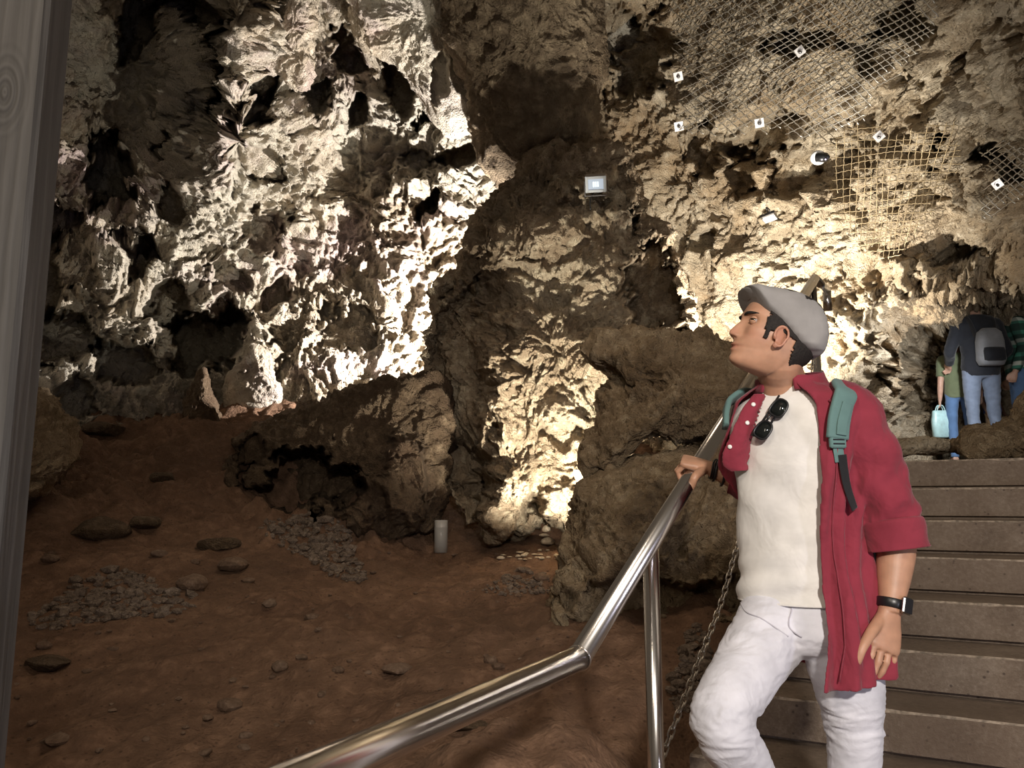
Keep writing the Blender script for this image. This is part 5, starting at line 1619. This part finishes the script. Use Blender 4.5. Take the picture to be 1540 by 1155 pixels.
# gravel: too many to count
def gravel(cx, cy, rx, ry, n, s0, label, seed, rot=0):
    rg_ = np.random.RandomState(seed); V_ = []; F_ = []
    bm = bmesh.new(); bmesh.ops.create_icosphere(bm, subdivisions=1, radius=1)
    bv = np.array([v.co[:] for v in bm.verts]); bf = [[v.index for v in f.verts] for f in bm.faces]; bm.free()
    base = on_floor(cx, cy)
    for k in range(n):
        a = rg_.uniform(0, 2 * math.pi); r = math.sqrt(rg_.uniform(0, 1)) * (1 + .25 * math.sin(3 * a))
        x = cx + rx * r * math.cos(a) * math.cos(rot) - ry * r * math.sin(a) * math.sin(rot); y = cy + rx * r * math.cos(a) * math.sin(rot) + ry * r * math.sin(a) * math.cos(rot)
        q = on_floor(x, y)
        s_ = s0 * q[1] / 1200.0 * math.exp(rg_.randn() * .35)
        R_ = Matrix.Rotation(rg_.uniform(0, 6), 3, 'Z') @ Matrix.Rotation(rg_.uniform(-.7, .7), 3, 'X')
        p = bv * np.array([s_ * rg_.uniform(1, 1.6), s_, s_ * .75]) * (1 + .13 * rg_.randn(len(bv))[:, None])
        p = p @ np.array(R_).T + q + np.array([0, 0, s_ * .3])
        b_ = len(V_) ; V_.extend(p.tolist()); F_.extend([[b_ + i for i in f] for f in bf])
    o = MB().add(V_, F_).build('gravel', M_PEB, None, False, pos=tuple(base.tolist()))
    tag(o, label, 'gravel', kind='stuff')
gravel(478, 818, 78, 36, 420, 4.0, 'strip of dark gravel running out from the black hollow of the outcrop', 31, .5)
gravel(165, 906, 112, 36, 440, 4.6, 'patch of dark gravel on the left of the dirt slope', 32, -.12)
gravel(790, 880, 56, 18, 150, 3.0, 'thin scatter of dark grit below the floodlit pebbles', 33)
gravel(1046, 1020, 34, 62, 330, 5.4, 'heap of dark gravel between the handrail post and the steps', 34)
# clear tube
M_CLEAR, nt_, b_ = nmat('clear_acrylic'); b_.inputs['Base Color'].default_value = (.75, .72, .66, 1); b_.inputs['Roughness'].default_value = .12; b_.inputs['Alpha'].default_value = .38
q = on_floor(663, 829); zt = 6.55
tb_ = P(663, 829, q[1]); m = q[1] / 1200.0
t = empty('acrylic_tube', tuple(q), 'clear upright acrylic tube with a pale cap on the ground beside the central rock', 'tube')
R_ = 10.0 * m; Ht = 47 * m
rg = []
for r_, z_ in ((R_, 0), (R_, Ht), (R_ - .006, Ht), (R_ - .006, .004)):
    rg.append(np.array([[q[0] + r_ * math.cos(a), q[1] + r_ * math.sin(a), q[2] - .01 + z_] for a in np.linspace(0, 2 * math.pi, 32, endpoint=False)]))
v, f = loft(rg); mesh_obj('tube_wall', v, f, M_CLEAR, t)
M_FROST = simple('frosted_cap', (.82, .80, .74), .35)
v, f = tube([q + UP * (Ht * .74), q + UP * (Ht * .86)], R_ - .008, 28); mesh_obj('cap', v, f, M_FROST, t, False)
v, f = tube([q + UP * .002, q + UP * (Ht * .10)], R_ - .008, 28); mesh_obj('base', v, f, M_STONE, t, False)

# ================================================================== visitors in the passage
M_SKIN2 = skin('fair_skin', (.58, .36, .27))
M_OLIVE = fabric('olive_cotton', (.16, .19, .11), .3, 14)
M_BLUEJ = fabric('blue_denim', (.12, .22, .42), .25, 16)
M_GREYJ = fabric('slate_denim', (.17, .21, .29), .25, 16)
M_NAVY = fabric('black_jacket', (.018, .02, .026), .3, 14)
M_ROYAL = fabric('royal_blue_cotton', (.05, .12, .50), .3, 14)
M_TAN = fabric('tan_cotton', (.50, .34, .20), .3, 14)
M_CYAN = simple('pale_cyan_plastic', (.52, .78, .80), .35, noise=.15, nscale=25)
M_BROWNH = simple('brown_hair', (.11, .065, .035), .55, noise=.4, nscale=120, bump=.5, bscale=220)
def plaid():
    m, nt, b = nmat('green_plaid')
    tc = N(nt, 'ShaderNodeTexCoord')
    sp = N(nt, 'ShaderNodeSeparateXYZ'); nt.links.new(tc.outputs['Object'], sp.inputs[0])
    def st(o, fr):
        mu = N(nt, 'ShaderNodeMath', operation='MULTIPLY'); nt.links.new(o, mu.inputs[0]); mu.inputs[1].default_value = fr
        s_ = N(nt, 'ShaderNodeMath', operation='SINE'); nt.links.new(mu.outputs[0], s_.inputs[0]); return s_.outputs[0]
    c = mix(nt, ramp(nt, st(sp.outputs[2], 60), [(.3, 0.), (.6, 1.)]), (.015, .06, .045), (.05, .22, .16))
    c = mix(nt, ramp(nt, st(sp.outputs[2], 30), [(.80, 0.), (.9, .8)]), c, (.62, .68, .62))
    c = mix(nt, ramp(nt, st(sp.outputs[0], 40), [(.6, 0.), (.8, .6)]), c, (.01, .02, .02))
    nt.links.new(c, b.inputs['Base Color']); b.inputs['Roughness'].default_value = .85
    return m
M_PLAID = plaid()

def visitor(x, Z, floor_z, height, yaw, top, legs, hair, label, bow=0.0, arm_l=None, arm_r=None, long_sleeve=True, crouch=0.0):
    """a standing figure built on one body mesh; yaw 0 faces away from the camera (+Y)"""
    k = height / 1.72
    b = P(x, 600, Z); b = np.array([b[0], b[1], floor_z])
    fw = np.array([math.sin(yaw), math.cos(yaw), 0]); lf = np.array([-math.cos(yaw), math.sin(yaw), 0])
    o = empty('person', tuple(b), label, 'person')
    def at(f_, l_, u_): return b + fw * f_ * k + lf * l_ * k + UP * u_ * k
    mb = MB(); ct = MB(); cl = MB()
    for s in (1, -1):
        keys = [kk(at(0, .085 * s, .93), .088 * k), kk(at(.01, .095 * s, .75), .076 * k), kk(at(.02, .10 * s, .50), .056 * k), kk(at(-.01, .105 * s, .33), .055 * k), kk(at(-.02, .11 * s, .10), .040 * k)]
        mb.add(*limb([q[:3] + [q[3] * .8] for q in keys], 14, 20)); cl.add(*limb(keys[:-1] + [kk(at(-.02, .11 * s, .07), .05 * k)], 20, 26))
        mb.add(*limb([kk(at(-.06, .11 * s, .05), .036 * k), kk(at(.05, .11 * s, .045), .042 * k), kk(at(.15, .12 * s, .03), .030 * k)], 14, 10))
    tp = [(.86, .150, .10), (.96, .165, .115), (1.08, .150, .10), (1.25, .175, .115), (1.36, .185, .11), (1.43, .15, .085), (1.47, .075, .062)]
    mb.add(*loft([ring(at(0, 0, u), lf, fw, w_ * k * .92, d_ * k * .92, 28) for u, w_, d_ in tp]))
    ct.add(*loft([ring(at(0, 0, u), lf, fw, w_ * k * 1.08, d_ * k * 1.08, 40) for u, w_, d_ in tp]))
    cl.add(*loft([ring(at(0, 0, u), lf, fw, w_ * k, d_ * k, 36) for u, w_, d_ in ((.84, .08, .07), (.87, .160, .108), (.95, .170, .120), (1.02, .158, .108))]))
    hc = at(.02 + .12 * bow, 0, 1.61 - .10 * bow); hu_ = unit(UP + fw * bow * 1.1); hf_ = unit(fw - UP * bow * 1.1)
    mb.add(*limb([kk(at(0, 0, 1.44), .058 * k), kk(hc - hu_ * .06 * k, .056 * k)], 16, 8))
    hd_ = []
    for u, w_, d_, sh_ in ((-.115, .03, .03, .05), (-.10, .047, .05, .035), (-.06, .062, .075, .015), (-.02, .071, .090, .003), (.03, .076, .096, 0), (.075, .069, .088, -.004), (.105, .045, .06, -.006), (.117, .015, .02, -.006)):
        hd_.append(ring(hc + hu_ * u * k + hf_ * sh_ * k, np.cross(hu_, hf_), hf_, w_ * k, d_ * k, 28, 2.1))
    mb.add(*loft(hd_))
    mb.add(*blob(hc + hf_ * .098 * k - hu_ * .025 * k, np.cross(hu_, hf_) * .012 * k, hf_ * .020 * k, hu_ * .022 * k, 10, 8))
    for s in (1, -1):
        mb.add(*blob(hc + np.cross(hu_, hf_) * .076 * s * k - hu_ * .015 * k, np.cross(hu_, hf_) * .007 * k, hf_ * .016 * k, hu_ * .028 * k, 10, 8))
        mb.add(*blob(hc + np.cross(hu_, hf_) * .030 * s * k + hf_ * .082 * k + hu_ * .005 * k, (.011 * k, 0, 0), (0, .011 * k, 0), (0, 0, .011 * k), 10, 8))
    for s, arm in ((1, arm_l), (-1, arm_r)):
        el, wr = arm if arm else ((-.03, .255, 1.12), (.06, .27, .88))
        S = at(0, .175 * s, 1.37); E_ = at(el[0], el[1] * s, el[2]); W_ = at(wr[0], wr[1] * s, wr[2])
        mb.add(*limb([kk(at(0, .13 * s, 1.38), .05 * k), kk(S, .052 * k), kk((S + E_) / 2, .046 * k), kk(E_, .040 * k), kk((E_ + W_) / 2, .037 * k), kk(W_, .026 * k)], 14, 22))
        a = unit(W_ - E_); n = unit(np.cross(a, fw) + .01); sd_ = np.cross(n, a)
        make_hand(mb, W_, a, n, sd_, [(30, 35, 25)] * 4, [W_ + a * .045 * k + sd_ * .045 * k, W_ + a * .08 * k + sd_ * .05 * k, W_ + a * .10 * k + sd_ * .045 * k], .92 * k)
        e = 1.0 if long_sleeve else .62
        Q = [S, (S + E_) / 2, E_, (E_ + W_) / 2, W_ + (E_ - W_) * .06]; R_ = [.068, .060, .054, .049, .042]
        if not long_sleeve: Q = Q[:2] + [S + (E_ - S) * .8]; R_ = [.068, .064, .062]
        ct.add(*limb([kk(at(0, .13 * s, 1.375), .066 * k)] + [kk(q, r_ * k) for q, r_ in zip(Q, R_)], 20, 24))
    bo = mb.build('body', M_SKIN2, o); remesh(bo, .009, 1)
    c1 = ct.build('jacket' if long_sleeve else 'tee_shirt', top, o); remesh(c1, .010, 2)
    c2 = cl.build('trousers', legs, o); remesh(c2, .010, 2)
    for c_ in (c1, c2):
        co = get_co(c_); set_co(c_, co + get_no(c_) * (.008 * fbm(co * np.array([9, 9, 14]), 3, 860, .5, 'r'))[:, None])
    hr = []
    for u, w_, d_, d2 in ((-.075, .055, -.02, .085), (-.04, .073, -.01, .098), (.0, .079, .01, .104), (.035, .082, .075, .106), (.075, .076, .090, .098), (.108, .053, .066, .072), (.124, .018, .022, .03)):
        hr.append(ring(hc + hu_ * u * k, np.cross(hu_, hf_), hf_, w_ * k, d_ * k, 28, 2.1, d2 * k))
    mesh_obj('hair', *loft(hr), hair, o)
    return o, at

FZ = 1.78
pa, atA = visitor(1479, 7.15, FZ - .04, 1.60, .06, M_NAVY, M_GREYJ, M_BROWNH, 'visitor seen from behind in black jacket and slate jeans, head bowed', bow=.5, arm_l=((.02, .27, 1.12), (.20, .20, 1.02)), arm_r=((.02, .27, 1.12), (.20, .20, 1.02)))
bp2 = empty('backpack', tuple(atA(-.2, 0, 1.1)), 'grey and black backpack on the back of the visitor in slate jeans', 'backpack')
M_GREYPACK = fabric('grey_nylon', (.20, .21, .23), .3, 10, rough=.5)
kA = 1.60 / 1.72
fwA = np.array([math.sin(.06), math.cos(.06), 0]); lfA = np.array([-math.cos(.06), math.sin(.06), 0])
c = atA(-.20, 0, 1.12)
v, f = loft([ring(c + UP * z_, lfA, fwA, w_, d_, 32, 3) for z_, w_, d_ in ((-.17, .07, .03), (-.165, .10, .06), (-.12, .118, .075), (.05, .115, .07), (.13, .10, .055), (.165, .06, .03))]); mesh_obj('pack_body', v, f, M_GREYPACK, bp2)
v, f = loft([ring(c - fwA * .065 + UP * z_, lfA, fwA, w_, d_, 28, 3) for z_, w_, d_ in ((-.14, .06, .01), (-.13, .09, .03), (-.05, .092, .032), (-.02, .085, .02), (-.015, .05, .01))]); mesh_obj('front_pocket', v, f, M_NAVY, bp2)
for s in (1, -1):
    v, f = tube(catmull([list(atA(-.13, .09 * s, 1.24)), list(atA(-.08, .115 * s, 1.40)), list(atA(.02, .12 * s, 1.455)), list(atA(.12, .125 * s, 1.36)), list(atA(.135, .13 * s, 1.2))], 24), .018, 8); mesh_obj('shoulder_strap', v, f, M_BLACKCLOTH, bp2)
pb, atB = visitor(1443, 7.5, FZ, 1.22, .3, M_OLIVE, M_BLUEJ, M_BROWNH, 'young visitor in olive tee and blue jeans, left of the one in slate jeans', long_sleeve=False, arm_l=((.0, .21, 1.10), (.03, .23, .84)))
hb = atB(.04, .235, .76)
bag = empty('carrier_bag', tuple(hb - UP * .25), 'pale cyan carrier bag held by the young visitor in the olive tee', 'bag')
rg = []
for z_, w_, d_ in ((-.30, .04, .02), (-.29, .085, .035), (-.15, .090, .042), (-.05, .075, .03), (-.04, .07, .028)):
    rg.append(ring(hb + UP * z_, np.array([1., 0, 0]), np.array([0, -1., 0]), w_, d_, 24, 3))
v, f = loft(rg); mesh_obj('bag_body', v, f, M_CYAN, bag)
for s in (1, -1):
    v, f = tube(catmull([list(hb + np.array([-.04, .02 * s, -.05])), list(hb + np.array([-.02, .015 * s, .005])), list(hb + np.array([.02, .015 * s, .005])), list(hb + np.array([.04, .02 * s, -.05]))], 14), .005, 6); mesh_obj('bag_handle', v, f, M_CYAN, bag)
pc_, atC = visitor(1537, 7.3, FZ - .02, 1.60, -1.1, M_PLAID, M_BLUEJ, M_HAIR, 'dark haired visitor in green plaid shirt and blue jeans at the right edge')
pd_, atD = visitor(1491, 8.0, FZ, 1.00, 2.6, M_ROYAL, M_TAN, M_BROWNH, 'small child in royal blue tee behind the legs of the visitor in slate jeans', long_sleeve=False)
